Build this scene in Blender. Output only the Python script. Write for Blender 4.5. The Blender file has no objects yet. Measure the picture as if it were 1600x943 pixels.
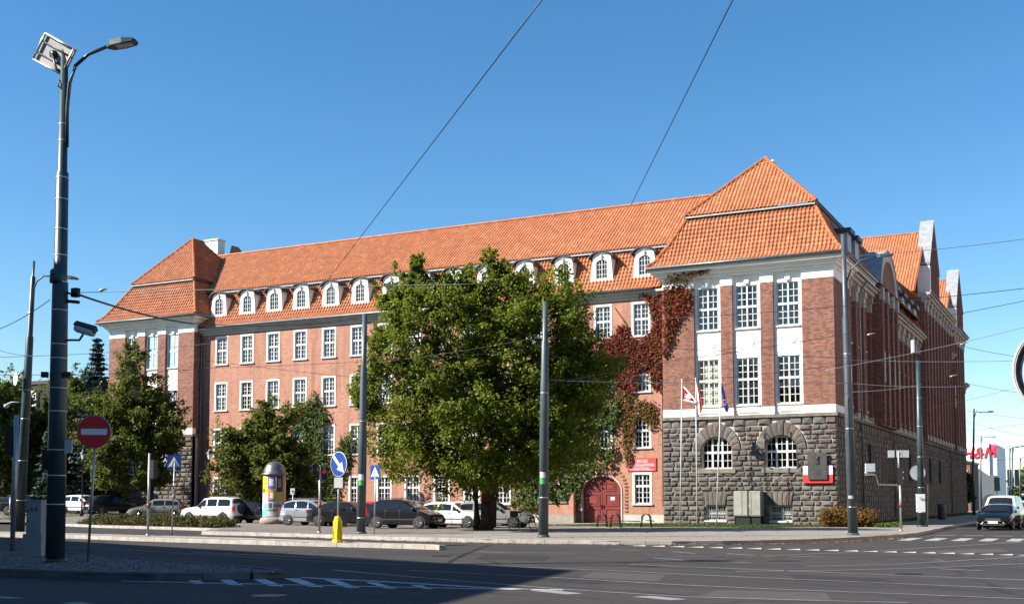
import bpy, bmesh, math, random
import numpy as np
from mathutils import Vector, Matrix
random.seed(11); RNG = np.random.default_rng(5)
S = bpy.context.scene
COL = S.collection
PI = math.pi
R = math.radians

# ------------------------------------------------------------------ camera
F_PX, PX0, PY0 = 1813.0, 800.0, 653.0        # focal length and principal point in pixels of the 1600 px photograph
PITCH = math.atan(128 / 1813.0); YAW = R(27.17); EYE = 1.7
cam = bpy.data.cameras.new('camera'); cam_o = bpy.data.objects.new('camera', cam); COL.objects.link(cam_o)
cam.sensor_width = 36; cam.lens = F_PX / 1600 * 36; cam.shift_y = (PY0 - 471.5) / 1600
cam.clip_start = .1; cam.clip_end = 4000
cam_o.location = (0, 0, EYE); cam_o.rotation_euler = (PI / 2 + PITCH, 0, YAW)
S.camera = cam_o
# ------------------------------------------------------------------ sky, sun, exposure
SUN_AZ, SUN_EL = R(48), R(36)                # light travels towards (sin az, cos az)
w = bpy.data.worlds.new('World'); S.world = w; w.use_nodes = True
nt = w.node_tree; sky = nt.nodes.new('ShaderNodeTexSky'); sky.sky_type = 'NISHITA'; sky.sun_disc = False
sky.sun_elevation = SUN_EL; sky.sun_rotation = SUN_AZ + PI
sky.altitude = 100; sky.air_density = 1.0; sky.dust_density = 0.05; sky.ozone_density = 3
bg = nt.nodes['Background']; bg.inputs[1].default_value = .072
hs = nt.nodes.new('ShaderNodeHueSaturation'); hs.inputs['Saturation'].default_value = 1.26; hs.inputs['Hue'].default_value = .497
nt.links.new(sky.outputs[0], hs.inputs['Color']); nt.links.new(hs.outputs[0], bg.inputs[0])
sl = bpy.data.lights.new('sun', 'SUN'); sl.energy = 5.0; sl.angle = R(.53); sl.color = (1, .94, .84)
so = bpy.data.objects.new('sun', sl); COL.objects.link(so)
so.rotation_euler = Vector((math.sin(SUN_AZ) * math.cos(SUN_EL), math.cos(SUN_AZ) * math.cos(SUN_EL), -math.sin(SUN_EL))).to_track_quat('-Z', 'Y').to_euler()
so.location = (-60, -40, 60)
S.view_settings.view_transform = 'Standard'; S.view_settings.look = 'None'
S.view_settings.exposure = 1.3; S.view_settings.gamma = 1
S.render.engine = 'CYCLES'; S.cycles.use_denoising = True; S.cycles.denoiser = 'OPENIMAGEDENOISE'; S.cycles.denoising_input_passes = 'RGB_ALBEDO_NORMAL'; S.cycles.denoising_prefilter = 'ACCURATE'; S.cycles.sample_clamp_indirect = 2.0; S.cycles.max_bounces = 6
S.cycles.transparent_max_bounces = 12; S.cycles.caustics_reflective = False; S.cycles.caustics_refractive = False

# ------------------------------------------------------------------ pixel -> direction helpers (distance always from a surface)
def ray(px, py):
    x = (px - PX0) / F_PX; y = (PY0 - py) / F_PX
    fw = math.cos(PITCH) - math.sin(PITCH) * y; up = math.sin(PITCH) + math.cos(PITCH) * y
    return Vector((x * math.cos(YAW) - fw * math.sin(YAW), x * math.sin(YAW) + fw * math.cos(YAW), up))
def onY(px, py, Y): d = ray(px, py); t = Y / d.y; return Vector((d.x * t, Y, EYE + d.z * t))
def onX(px, py, X): d = ray(px, py); t = X / d.x; return Vector((X, d.y * t, EYE + d.z * t))
def onZ(px, py, Z=0.): d = ray(px, py); t = (Z - EYE) / d.z; return Vector((d.x * t, d.y * t, Z))
def atD(px, py, D): d = ray(px, py); return Vector((d.x * D, d.y * D, EYE + d.z * D))

# ------------------------------------------------------------------ materials
def nodes(name):
    m = bpy.data.materials.new(name); m.use_nodes = True
    t = m.node_tree; return m, t, t.nodes['Principled BSDF']
def ramp(t, fac, stops):
    r = t.nodes.new('ShaderNodeValToRGB'); e = r.color_ramp.elements
    while len(e) < len(stops): e.new(.5)
    for k, (p_, c) in enumerate(stops): e[k].position = p_; e[k].color = (*c, 1)
    t.links.new(fac, r.inputs[0]); return r.outputs[0]
def noise(t, scale, detail=4, rough=.55, vec=None):
    n = t.nodes.new('ShaderNodeTexNoise'); n.inputs['Scale'].default_value = scale; n.inputs['Detail'].default_value = detail
    n.inputs['Roughness'].default_value = rough
    if vec is None:
        c = t.nodes.new('ShaderNodeTexCoord'); vec = c.outputs['Object']
    t.links.new(vec, n.inputs['Vector']); return n.outputs[0]
def mixc(t, fac, a, b, mode='MIX'):
    x = t.nodes.new('ShaderNodeMix'); x.data_type = 'RGBA'; x.blend_type = mode
    for i, v in ((0, fac), (6, a), (7, b)):
        if isinstance(v, (int, float)): x.inputs[i].default_value = v
        elif isinstance(v, tuple): x.inputs[i].default_value = (*v, 1)
        else: t.links.new(v, x.inputs[i])
    return x.outputs[2]
def bump(t, b, h, strength=.3, dist=.02):
    n = t.nodes.new('ShaderNodeBump'); n.inputs['Strength'].default_value = strength; n.inputs['Distance'].default_value = dist
    t.links.new(h, n.inputs['Height']); t.links.new(n.outputs[0], b.inputs['Normal'])
def plain(name, c, rough=.6, metal=0, var=.12, scale=3., spec=.5, bmp=0, coat=0):
    m, t, b = nodes(name)
    b.inputs['Roughness'].default_value = rough; b.inputs['Metallic'].default_value = metal
    b.inputs['Specular IOR Level'].default_value = spec; b.inputs['Coat Weight'].default_value = coat
    b.inputs['Coat Roughness'].default_value = .04
    if var:
        n = noise(t, scale)
        lo = tuple(v * (1 - var) for v in c); hi = tuple(min(1, v * (1 + var)) for v in c)
        t.links.new(ramp(t, n, [(.3, lo), (.7, hi)]), b.inputs['Base Color'])
        if bmp: bump(t, b, noise(t, scale * 12), bmp, .01)
    else: b.inputs['Base Color'].default_value = (*c, 1)
    return m
def island_random(t):
    g = t.nodes.new('ShaderNodeNewGeometry'); return g.outputs['Random Per Island']
def obj_random(t):
    g = t.nodes.new('ShaderNodeObjectInfo'); return g.outputs['Random']
def brick_mat(name, c1, c2, dark, mortar, headers=.25):
    m, t, b = nodes(name)
    co = t.nodes.new('ShaderNodeTexCoord'); sp = t.nodes.new('ShaderNodeSeparateXYZ'); t.links.new(co.outputs['Object'], sp.inputs[0])
    ad = t.nodes.new('ShaderNodeMath'); t.links.new(sp.outputs[0], ad.inputs[0]); t.links.new(sp.outputs[1], ad.inputs[1])
    cb = t.nodes.new('ShaderNodeCombineXYZ'); t.links.new(ad.outputs[0], cb.inputs[0]); t.links.new(sp.outputs[2], cb.inputs[1])
    def bt(wd, c_a, c_b, bias):
        k = t.nodes.new('ShaderNodeTexBrick'); t.links.new(cb.outputs[0], k.inputs['Vector'])
        k.inputs['Scale'].default_value = 1; k.inputs['Brick Width'].default_value = wd; k.inputs['Row Height'].default_value = .08
        k.inputs['Mortar Size'].default_value = .011; k.inputs['Mortar Smooth'].default_value = .2; k.inputs['Bias'].default_value = bias
        k.inputs['Color1'].default_value = (*c_a, 1); k.inputs['Color2'].default_value = (*c_b, 1); k.inputs['Mortar'].default_value = (*mortar, 1)
        return k
    k1 = bt(.26, c1, c2, 0.); k2 = bt(.26, (0, 0, 0), (1, 1, 1), 0.)
    rm = ramp(t, k2.outputs[0], [(0, (0, 0, 0)), (headers, (0, 0, 0)), (headers + .03, (1, 1, 1)), (1, (1, 1, 1))])
    inv = ramp(t, rm, [(0, (.75, .75, .75)), (1, (0, 0, 0))])
    c = mixc(t, inv, k1.outputs[0], dark)
    # stains and weathering in broad patches
    big = noise(t, .55, 6, .65)
    c = mixc(t, ramp(t, big, [(.35, (0, 0, 0)), (.75, (.38, .38, .38))]), c, tuple(v * .72 for v in c1))
    mp = t.nodes.new('ShaderNodeMapping'); mp.inputs['Scale'].default_value = (2.2, 2.2, .16); t.links.new(co.outputs['Object'], mp.inputs[0])
    stk = noise(t, 1.0, 5, .6, mp.outputs[0])
    c = mixc(t, ramp(t, stk, [(.48, (0, 0, 0)), (.7, (.6, .6, .6))]), c, tuple(v * .55 for v in c1))
    fine = noise(t, 7, 3)
    c = mixc(t, ramp(t, fine, [(.5, (0, 0, 0)), (.8, (.22, .22, .22))]), c, mortar)
    t.links.new(c, b.inputs['Base Color']); b.inputs['Roughness'].default_value = .85
    bump(t, b, k1.outputs['Fac'], -.35, .012)
    return m
M = {}
M['brick_wing'] = brick_mat('brick_wing', (.325, .122, .072), (.41, .172, .106), (.23, .074, .045), (.38, .26, .195), .12)
M['brick_pav'] = brick_mat('brick_pavilion', (.20, .070, .042), (.29, .112, .066), (.085, .036, .03), (.36, .26, .20), .34)
M['white'] = plain('white_plaster', (.80, .78, .73), .8, 0, .07, 1.2, .3, .15)
M['grey_plaster'] = plain('grey_plaster', (.42, .395, .35), .85, 0, .18, .8, .3, .2)
M['sash'] = plain('white_sash_paint', (.60, .59, .56), .45, 0, .12, 2)
M['cornice'] = plain('cornice_paint', (.50, .475, .43), .8, 0, .12, 1.5)
M['gutter'] = plain('gutter_zinc', (.20, .215, .22), .45, .6, .2, 4)
M['zinc'] = plain('zinc_sheet', (.30, .31, .32), .5, .25, .2, 2)
M['slate_blue'] = plain('dark_blue_sheet_metal', (.055, .07, .085), .5, .2, .25, 2)
M['dark_cap'] = plain('dark_sheet_cap', (.045, .042, .045), .5, .3, .2, 5)
M['room'] = plain('dim_room', (.045, .042, .04), .9, 0, .3, .5)
M['curtain'] = plain('cream_curtain', (.56, .53, .43), .9, 0, .2, 1.)
M['curtain3'] = plain('grey_blind', (.20, .20, .18), .9, 0, .2, 1.)
M['curtain2'] = plain('white_curtain', (.50, .51, .50), .9, 0, .12, 1.)
def glass_mat():
    m, t, b = nodes('window_glass'); t.nodes.remove(b)
    fr = t.nodes.new('ShaderNodeFresnel'); fr.inputs[0].default_value = 1.65
    tr = t.nodes.new('ShaderNodeBsdfTransparent'); tr.inputs[0].default_value = (.82, .87, .86, 1)
    gl = t.nodes.new('ShaderNodeBsdfGlossy'); gl.inputs['Roughness'].default_value = .02; gl.inputs[0].default_value = (.95, .97, 1, 1)
    bp = t.nodes.new('ShaderNodeBump'); bp.inputs['Strength'].default_value = .06; bp.inputs['Distance'].default_value = .03
    t.links.new(noise(t, 1.6, 1), bp.inputs['Height']); t.links.new(bp.outputs[0], gl.inputs['Normal'])
    mx = t.nodes.new('ShaderNodeMixShader'); t.links.new(fr.outputs[0], mx.inputs[0]); t.links.new(tr.outputs[0], mx.inputs[1]); t.links.new(gl.outputs[0], mx.inputs[2])
    t.links.new(mx.outputs[0], t.nodes['Material Output'].inputs[0]); return m
M['glass'] = glass_mat()
def tile_mat():
    m, t, b = nodes('clay_pantile')
    n1 = noise(t, 1.1, 6, .7); n2 = noise(t, 14, 3)
    c = ramp(t, n1, [(.28, (.28, .084, .029)), (.5, (.375, .122, .045)), (.75, (.45, .168, .068))])
    c = mixc(t, ramp(t, n2, [(.45, (0, 0, 0)), (.8, (.45, .45, .45))]), c, (.21, .07, .035))
    mo = noise(t, .25, 5, .7)
    vo = t.nodes.new('ShaderNodeTexVoronoi'); vo.inputs['Scale'].default_value = 3.6; vc = t.nodes.new('ShaderNodeTexCoord'); t.links.new(vc.outputs['Object'], vo.inputs['Vector'])
    sv = t.nodes.new('ShaderNodeSeparateColor'); t.links.new(vo.outputs['Color'], sv.inputs[0])
    c = mixc(t, ramp(t, sv.outputs[0], [(0, (.5, .5, .5)), (.25, (.15, .15, .15)), (.6, (0, 0, 0))]), c, (.20, .075, .04))
    c = mixc(t, ramp(t, sv.outputs[1], [(.75, (0, 0, 0)), (1, (.5, .5, .5))]), c, (.52, .235, .12))
    c = mixc(t, ramp(t, mo, [(.55, (0, 0, 0)), (.8, (.35, .35, .35))]), c, (.30, .12, .06))
    t.links.new(c, b.inputs['Base Color']); b.inputs['Roughness'].default_value = .62; b.inputs['Specular IOR Level'].default_value = .35
    return m
M['tile'] = tile_mat()
def stone_mat(name, rnd, stops):
    m, t, b = nodes(name)
    r = island_random(t) if rnd == 'island' else obj_random(t)
    c = ramp(t, r, stops); n = noise(t, 9, 6, .7)
    c = mixc(t, ramp(t, n, [(.3, (.0, .0, .0)), (.75, (.55, .55, .55))]), c, (.05, .046, .043))
    t.links.new(c, b.inputs['Base Color']); b.inputs['Roughness'].default_value = .85
    bump(t, b, noise(t, 16, 6, .7), .8, .05); return m
ST = [(0, (.068, .062, .056)), (.2, (.125, .114, .10)), (.38, (.09, .077, .068)), (.56, (.19, .174, .152)), (.72, (.13, .112, .097)), (.86, (.17, .113, .09)), (1, (.10, .088, .077))]
M['stone_o'] = stone_mat('field_stone', 'object', ST)
M['stone_i'] = stone_mat('field_stone_joined', 'island', ST)
M['ashlar'] = plain('weathered_granite', (.16, .145, .122), .85, 0, .3, 3, .3, .5)
M['mortar'] = plain('pale_mortar', (.36, .325, .285), .9, 0, .2, 3)
M['gate'] = plain('oxblood_gate_paint', (.155, .024, .018), .42, 0, .14, 2)
M['gate_in'] = plain('oxblood_gate_panel', (.18, .030, .022), .42, 0, .14, 2)
M['paint'] = plain('road_paint', (.42, .42, .405), .7, 0, .3, 8)
M['paint_worn'] = plain('worn_road_paint', (.20, .198, .194), .8, 0, .3, 9)
M['paint_hatch'] = plain('hatch_paint', (.46, .46, .45), .75, 0, .35, 6)
M['paint_zebra'] = plain('worn_zebra_paint', (.27, .27, .262), .8, 0, .35, 5)
M['kerb'] = plain('granite_kerb', (.33, .30, .27), .85, 0, .22, 2.5, .3, .3)
M['kerb_dark'] = plain('old_dark_kerb', (.13, .127, .124), .85, 0, .25, 2.5, .3, .3)
M['pole'] = plain('dark_green_pole_paint', (.030, .052, .056), .4, .1, .25, 2)
M['pole_grey'] = plain('blue_grey_pole_paint', (.060, .078, .088), .42, .1, .2, 2)
M['galv'] = plain('galvanised_steel', (.36, .37, .37), .45, .7, .2, 5)
M['strap'] = plain('steel_strap', (.62, .62, .60), .35, .8, .1, 5)
M['black'] = plain('black_plastic', (.012, .012, .013), .45, 0, .2, 5)
M['rubber'] = plain('tyre_rubber', (.018, .018, .018), .8, 0, .2, 5)
M['rim'] = plain('alloy_rim', (.50, .51, .52), .3, .85, .05)
M['red'] = plain('sign_red', (.62, .02, .022), .4, 0, .08, 4)
M['blue'] = plain('sign_blue', (.008, .045, .22), .4, 0, .08, 4)
M['sign_white'] = plain('sign_white', (.75, .75, .74), .4, 0, .04, 4)
M['yellow'] = plain('bollard_yellow', (.75, .52, .006), .42, 0, .1, 4)
M['wire'] = plain('wire_dark', (.03, .032, .034), .5, .3, 0)
M['wire_light'] = plain('wire_light', (.42, .43, .43), .45, .5, 0)
M['cab_grey'] = plain('cabinet_grey', (.25, .27, .275), .6, 0, .12, 2)
M['lightgrey'] = plain('light_grey_box', (.48, .51, .53), .55, 0, .08, 3)
M['cabinet'] = plain('steel_cabinet', (.36, .355, .31), .42, .5, .22, 1.4)
M['iron'] = plain('black_iron', (.014, .014, .014), .45, .3, .2, 5)
M['bronze'] = plain('dark_bronze', (.085, .082, .075), .45, .6, .25, 6, .5, .4)
M['wood_bark'] = plain('bark', (.055, .042, .032), .95, 0, .35, 6, .2, .8)
M['dome'] = plain('dome_sheet', (.19, .175, .165), .38, .75, .1, 3)
M['concrete'] = plain('concrete', (.26, .225, .185), .9, 0, .2, 2.5, .3, .3)
M['lamp_glass'] = plain('lamp_lens', (.55, .56, .55), .25, 0, .05)
def emis(name, c, s):
    m, t, b = nodes(name); b.inputs['Base Color'].default_value = (*c, 1); b.inputs['Emission Color'].default_value = (*c, 1); b.inputs['Emission Strength'].default_value = s; return m
M['red_light'] = emis('lit_red_signal', (.5, .02, .015), .25)
def asphalt():
    m, t, b = nodes('asphalt')
    n1 = noise(t, .18, 6, .65); n2 = noise(t, 45, 3); n3 = noise(t, 1.3, 5, .7)
    c = ramp(t, n1, [(.3, (.034, .032, .030)), (.55, (.046, .042, .039)), (.75, (.06, .054, .050))])
    c = mixc(t, ramp(t, n2, [(.4, (0, 0, 0)), (.8, (.5, .5, .5))]), c, (.085, .08, .076))
    c = mixc(t, ramp(t, n3, [(.5, (0, 0, 0)), (.66, (.5, .5, .5))]), c, (.032, .030, .030))
    mt_ = t.nodes.new('ShaderNodeMapping'); mt_.inputs['Scale'].default_value = (.06, .9, 1); mt_.inputs['Rotation'].default_value = (0, 0, -.06); cm_ = t.nodes.new('ShaderNodeTexCoord'); t.links.new(cm_.outputs['Object'], mt_.inputs[0])
    c = mixc(t, ramp(t, noise(t, 1.0, 4, .6, mt_.outputs[0]), [(.42, (0, 0, 0)), (.62, (.55, .55, .55))]), c, (.030, .028, .027))       # tyre wear along the lanes
    # tar seams and cracks
    v = t.nodes.new('ShaderNodeTexVoronoi'); v.feature = 'DISTANCE_TO_EDGE'; v.inputs['Scale'].default_value = .13
    co = t.nodes.new('ShaderNodeTexCoord'); nn = t.nodes.new('ShaderNodeTexNoise'); nn.inputs['Scale'].default_value = .7
    t.links.new(co.outputs['Object'], nn.inputs['Vector'])
    ad = t.nodes.new('ShaderNodeVectorMath'); ad.operation = 'MULTIPLY_ADD'; ad.inputs[1].default_value = (1.6, 1.6, 0)
    t.links.new(nn.outputs['Color'], ad.inputs[0]); t.links.new(co.outputs['Object'], ad.inputs[2]); t.links.new(ad.outputs[0], v.inputs['Vector'])
    c = mixc(t, ramp(t, v.outputs['Distance'], [(0, (.7, .7, .7)), (.006, (.5, .5, .5)), (.009, (0, 0, 0))]), c, (.018, .017, .017))
    t.links.new(c, b.inputs['Base Color']); b.inputs['Roughness'].default_value = .85; b.inputs['Specular IOR Level'].default_value = .18
    bump(t, b, n2, .5, .006); return m
M['asphalt'] = asphalt()
def paving(name, c, bw, rh, mort):
    m, t, b = nodes(name)
    k = t.nodes.new('ShaderNodeTexBrick'); co = t.nodes.new('ShaderNodeTexCoord'); t.links.new(co.outputs['Object'], k.inputs['Vector'])
    k.inputs['Scale'].default_value = 1; k.inputs['Brick Width'].default_value = bw; k.inputs['Row Height'].default_value = rh; k.inputs['Mortar Size'].default_value = .008
    k.inputs['Color1'].default_value = (*[v * .9 for v in c], 1); k.inputs['Color2'].default_value = (*[v * 1.08 for v in c], 1); k.inputs['Mortar'].default_value = (*mort, 1)
    n = noise(t, .5, 6, .7)
    x = mixc(t, ramp(t, n, [(.35, (0, 0, 0)), (.75, (.5, .5, .5))]), k.outputs[0], tuple(v * .68 for v in c))
    x = mixc(t, ramp(t, noise(t, 12, 3), [(.5, (0, 0, 0)), (.8, (.3, .3, .3))]), x, tuple(v * .6 for v in c))
    t.links.new(x, b.inputs['Base Color']); b.inputs['Roughness'].default_value = .88; bump(t, b, k.outputs['Fac'], -.4, .01); return m
M['pavement'] = paving('concrete_paving', (.225, .203, .175), .5, .5, (.12, .11, .1))
M['pavers'] = paving('dark_pavers', (.165, .142, .122), .2, .1, (.08, .07, .062))
M['grass'] = plain('grass', (.045, .085, .015), .9, 0, .35, 1.5)
M['soil'] = plain('soil', (.09, .065, .045), .95, 0, .3, 3)
def leaf_mat(name, stops, trans=.32, rough=.5):
    m, t, b = nodes(name)
    c = ramp(t, island_random(t), stops)
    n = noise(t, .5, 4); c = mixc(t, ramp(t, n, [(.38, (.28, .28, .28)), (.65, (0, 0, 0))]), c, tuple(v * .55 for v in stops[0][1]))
    t.links.new(c, b.inputs['Base Color']); b.inputs['Roughness'].default_value = rough; b.inputs['Specular IOR Level'].default_value = .16
    tl = t.nodes.new('ShaderNodeBsdfTranslucent'); t.links.new(c, tl.inputs[0])
    mx = t.nodes.new('ShaderNodeMixShader'); mx.inputs[0].default_value = trans
    t.links.new(b.outputs[0], mx.inputs[1]); t.links.new(tl.outputs[0], mx.inputs[2]); t.links.new(mx.outputs[0], t.nodes['Material Output'].inputs[0]); return m
M['leaf_maple'] = leaf_mat('ash_maple_leaf', [(0, (.10, .14, .013)), (.45, (.15, .20, .019)), (.85, (.21, .25, .028)), (.97, (.28, .24, .034)), (1, (.22, .10, .028))], .45)
M['leaf_dark'] = leaf_mat('dark_leaf', [(0, (.070, .098, .015)), (.6, (.122, .148, .023)), (.93, (.18, .18, .032)), (1, (.20, .135, .034))], .42)
M['leaf_mid'] = leaf_mat('mid_leaf', [(0, (.056, .098, .014)), (.7, (.092, .145, .021)), (1, (.15, .175, .032))])
M['leaf_ivy'] = leaf_mat('ivy_leaf', [(0, (.040, .075, .012)), (.7, (.068, .11, .018)), (1, (.11, .12, .026))])
M['leaf_red'] = leaf_mat('red_creeper_leaf', [(0, (.10, .012, .011)), (.4, (.18, .022, .018)), (.65, (.24, .055, .022)), (.82, (.15, .08, .02)), (1, (.08, .10, .018))])
M['leaf_rust'] = leaf_mat('rust_shrub_leaf', [(0, (.13, .06, .015)), (.6, (.19, .10, .025)), (1, (.10, .09, .022))])
M['leaf_shrub'] = leaf_mat('low_shrub_leaf', [(0, (.045, .055, .013)), (.55, (.075, .08, .02)), (.85, (.12, .075, .022)), (1, (.14, .10, .04))])
M['needle'] = leaf_mat('blue_spruce_needle', [(0, (.030, .055, .045)), (1, (.065, .10, .085))], .1)
M['dead_leaf'] = leaf_mat('fallen_leaf', [(0, (.20, .09, .04)), (.5, (.33, .17, .08)), (1, (.42, .26, .14))], .1, .8)

# ------------------------------------------------------------------ mesh building
class MB:
    def __init__(s): s.v = []; s.f = []
    def add(s, vs, fs):
        o = len(s.v); s.v += [tuple(a) for a in vs]; s.f += [tuple(i + o for i in f) for f in fs]; return s
    def box(s, x0, x1, y0, y1, z0, z1):
        return s.add([(x0, y0, z0), (x1, y0, z0), (x1, y1, z0), (x0, y1, z0), (x0, y0, z1), (x1, y0, z1), (x1, y1, z1), (x0, y1, z1)],
                     [(0, 3, 2, 1), (4, 5, 6, 7), (0, 1, 5, 4), (1, 2, 6, 5), (2, 3, 7, 6), (3, 0, 4, 7)])
    def cbox(s, c, sx, sy, sz, rz=0):
        p = []
        for z in (-1, 1):
            for x, y in ((-1, -1), (1, -1), (1, 1), (-1, 1)):
                a, b = x * sx / 2, y * sy / 2
                p.append((c[0] + a * math.cos(rz) - b * math.sin(rz), c[1] + a * math.sin(rz) + b * math.cos(rz), c[2] + z * sz / 2))
        return s.add(p, [(0, 3, 2, 1), (4, 5, 6, 7), (0, 1, 5, 4), (1, 2, 6, 5), (2, 3, 7, 6), (3, 0, 4, 7)])
    def tube(s, path, r, n=8, caps=True):
        path = [Vector(p_) for p_ in path]; rs = r if isinstance(r, (list, tuple)) else [r] * len(path)
        rings = []; up = Vector((0, 0, 1))
        for i, p_ in enumerate(path):
            d = (path[min(i + 1, len(path) - 1)] - path[max(i - 1, 0)]).normalized()
            a = d.cross(up) if abs(d.z) < .98 else d.cross(Vector((0, 1, 0)))
            a.normalize(); b = d.cross(a)
            rings.append([p_ + (a * math.cos(2 * PI * k / n) + b * math.sin(2 * PI * k / n)) * rs[i] for k in range(n)])
        vs = [v for g in rings for v in g]; fs = []
        for i in range(len(path) - 1):
            for k in range(n):
                fs.append((i * n + k, i * n + (k + 1) % n, (i + 1) * n + (k + 1) % n, (i + 1) * n + k))
        if caps: fs += [tuple(range(n - 1, -1, -1)), tuple((len(path) - 1) * n + k for k in range(n))]
        return s.add(vs, fs)
    def lathe(s, prof, n=20, c=(0, 0, 0), axis='z', caps=True):
        vs = []; fs = []
        for r_, h in prof:
            for k in range(n):
                a = 2 * PI * k / n; x, y = r_ * math.cos(a), r_ * math.sin(a)
                q = (x, y, h) if axis == 'z' else ((x, h, y) if axis == 'y' else (h, x, y))
                vs.append((c[0] + q[0], c[1] + q[1], c[2] + q[2]))
        for i in range(len(prof) - 1):
            for k in range(n):
                q = (i * n + k, i * n + (k + 1) % n, (i + 1) * n + (k + 1) % n, (i + 1) * n + k)
                fs.append(q if axis != 'y' else q[::-1])
        if caps and prof[0][0] > 1e-4: fs.append(tuple(range(n))[::-1] if axis != 'y' else tuple(range(n)))
        if caps and prof[-1][0] > 1e-4:
            t_ = tuple((len(prof) - 1) * n + k for k in range(n)); fs.append(t_ if axis != 'y' else t_[::-1])
        return s.add(vs, fs)
    def prism(s, poly, a0, a1, plane='xz'):
        """poly in 2D extruded along the third axis from a0 to a1"""
        def P(u, v_, a): return (u, a, v_) if plane == 'xz' else ((a, u, v_) if plane == 'yz' else (u, v_, a))
        n = len(poly)
        vs = [P(u, v_, a0) for u, v_ in poly] + [P(u, v_, a1) for u, v_ in poly]
        fs = [tuple(range(n)), tuple(range(2 * n - 1, n - 1, -1))] + [(k, k + n, (k + 1) % n + n, (k + 1) % n) for k in range(n)]
        return s.add(vs, fs)
    def quad(s, *p_): return s.add(p_, [tuple(range(len(p_)))])
    def mesh(s, name, mat, smooth=False, fix=True):
        m = bpy.data.meshes.new(name); m.from_pydata(s.v, [], s.f)
        if fix:
            bm = bmesh.new(); bm.from_mesh(m); bmesh.ops.recalc_face_normals(bm, faces=bm.faces); bm.to_mesh(m); bm.free()
        if mat is not None: m.materials.append(M[mat] if isinstance(mat, str) else mat)
        if smooth: m.shade_smooth()
        return m
    def build(s, name, mat, parent=None, smooth=False, fix=True, local=False):
        return put(name, s.mesh(name, mat, smooth, fix), parent, local)
ROOTLOC = {}
def put(name, mesh, parent=None, local=False, loc=None):
    o = bpy.data.objects.new(name, mesh); COL.objects.link(o)
    if parent is not None:
        o.parent = parent
        if not local and parent.name in ROOTLOC: o.matrix_parent_inverse = Matrix.Translation(-ROOTLOC[parent.name])
    if loc is not None: o.location = loc
    return o
def tag(o, label, cat, group=None):
    o['label'] = label; o['category'] = cat
    if group: o['group'] = group
    return o
def thing(name, label, cat, loc=(0, 0, 0), rz=0, group=None):
    o = bpy.data.objects.new(name, None); COL.objects.link(o); o.empty_display_size = .2
    o.location = loc; o.rotation_euler = (0, 0, rz); ROOTLOC[o.name] = Vector(loc)
    return tag(o, label, cat, group)
def struct(o): o['kind'] = 'structure'; return o
def stuff(o): o['kind'] = 'stuff'; return o
def copy_tree(o, parent=None):
    c = o.copy(); COL.objects.link(c); c.parent = parent
    for ch in list(o.children): copy_tree(ch, c)
    return c
def np_mesh(name, V, Fq, mat, smooth=False):
    """V (n,3) array, Fq (m,4) quads"""
    m = bpy.data.meshes.new(name); m.vertices.add(len(V)); m.vertices.foreach_set('co', np.asarray(V, np.float32).ravel())
    n = len(Fq); k = Fq.shape[1]; m.loops.add(n * k); m.loops.foreach_set('vertex_index', np.asarray(Fq, np.int32).ravel())
    m.polygons.add(n); m.polygons.foreach_set('loop_start', np.arange(0, n * k, k, dtype=np.int32))
    m.update(calc_edges=True); m.validate()
    m.materials.append(M[mat] if isinstance(mat, str) else mat)
    if smooth: m.shade_smooth()
    return m
def text_mesh(s, size, mat, depth=.004, align='CENTER'):
    c = bpy.data.curves.new('lettering', 'FONT'); c.body = s; c.size = size; c.align_x = align; c.align_y = 'CENTER'; c.extrude = depth
    o = bpy.data.objects.new('lettering', c); COL.objects.link(o)
    dg = bpy.context.evaluated_depsgraph_get(); m = bpy.data.meshes.new_from_object(o.evaluated_get(dg))
    bpy.data.objects.remove(o); bpy.data.curves.remove(c); m.materials.clear(); m.materials.append(M[mat]); return m
def poly_sheet(pts, z, mat, name, parent=None):
    return MB().add([(x, y, z) for x, y in pts], [tuple(range(len(pts)))]).build(name, mat, parent)
# ================================================================== THE OFFICE BUILDING
FY, WY, SX = 73.05, 73.95, -14.9             # pavilion front plane, wing front plane, side facade plane
B = thing('office_building', 'long red brick office building with orange tiled mansard roofs and grey stone plinth', 'building', (-40, 78, .15))
def grid_wall(mb, axis, c, u0, u1, z0, z1, ops):
    us = sorted({u0, u1, *[v for o in ops for v in o[:2] if u0 < v < u1]}); zs = sorted({z0, z1, *[v for o in ops for v in o[2:4] if z0 < v < z1]})
    for a, b in zip(us, us[1:]):
        for p_, q in zip(zs, zs[1:]):
            cu, cz = (a + b) / 2, (p_ + q) / 2
            if any(o[0] < cu < o[1] and o[2] < cz < o[3] for o in ops): continue
            if axis == 'y': mb.quad((a, c, p_), (b, c, p_), (b, c, q), (a, c, q))
            else: mb.quad((c, a, p_), (c, b, p_), (c, b, q), (c, a, q))
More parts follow.
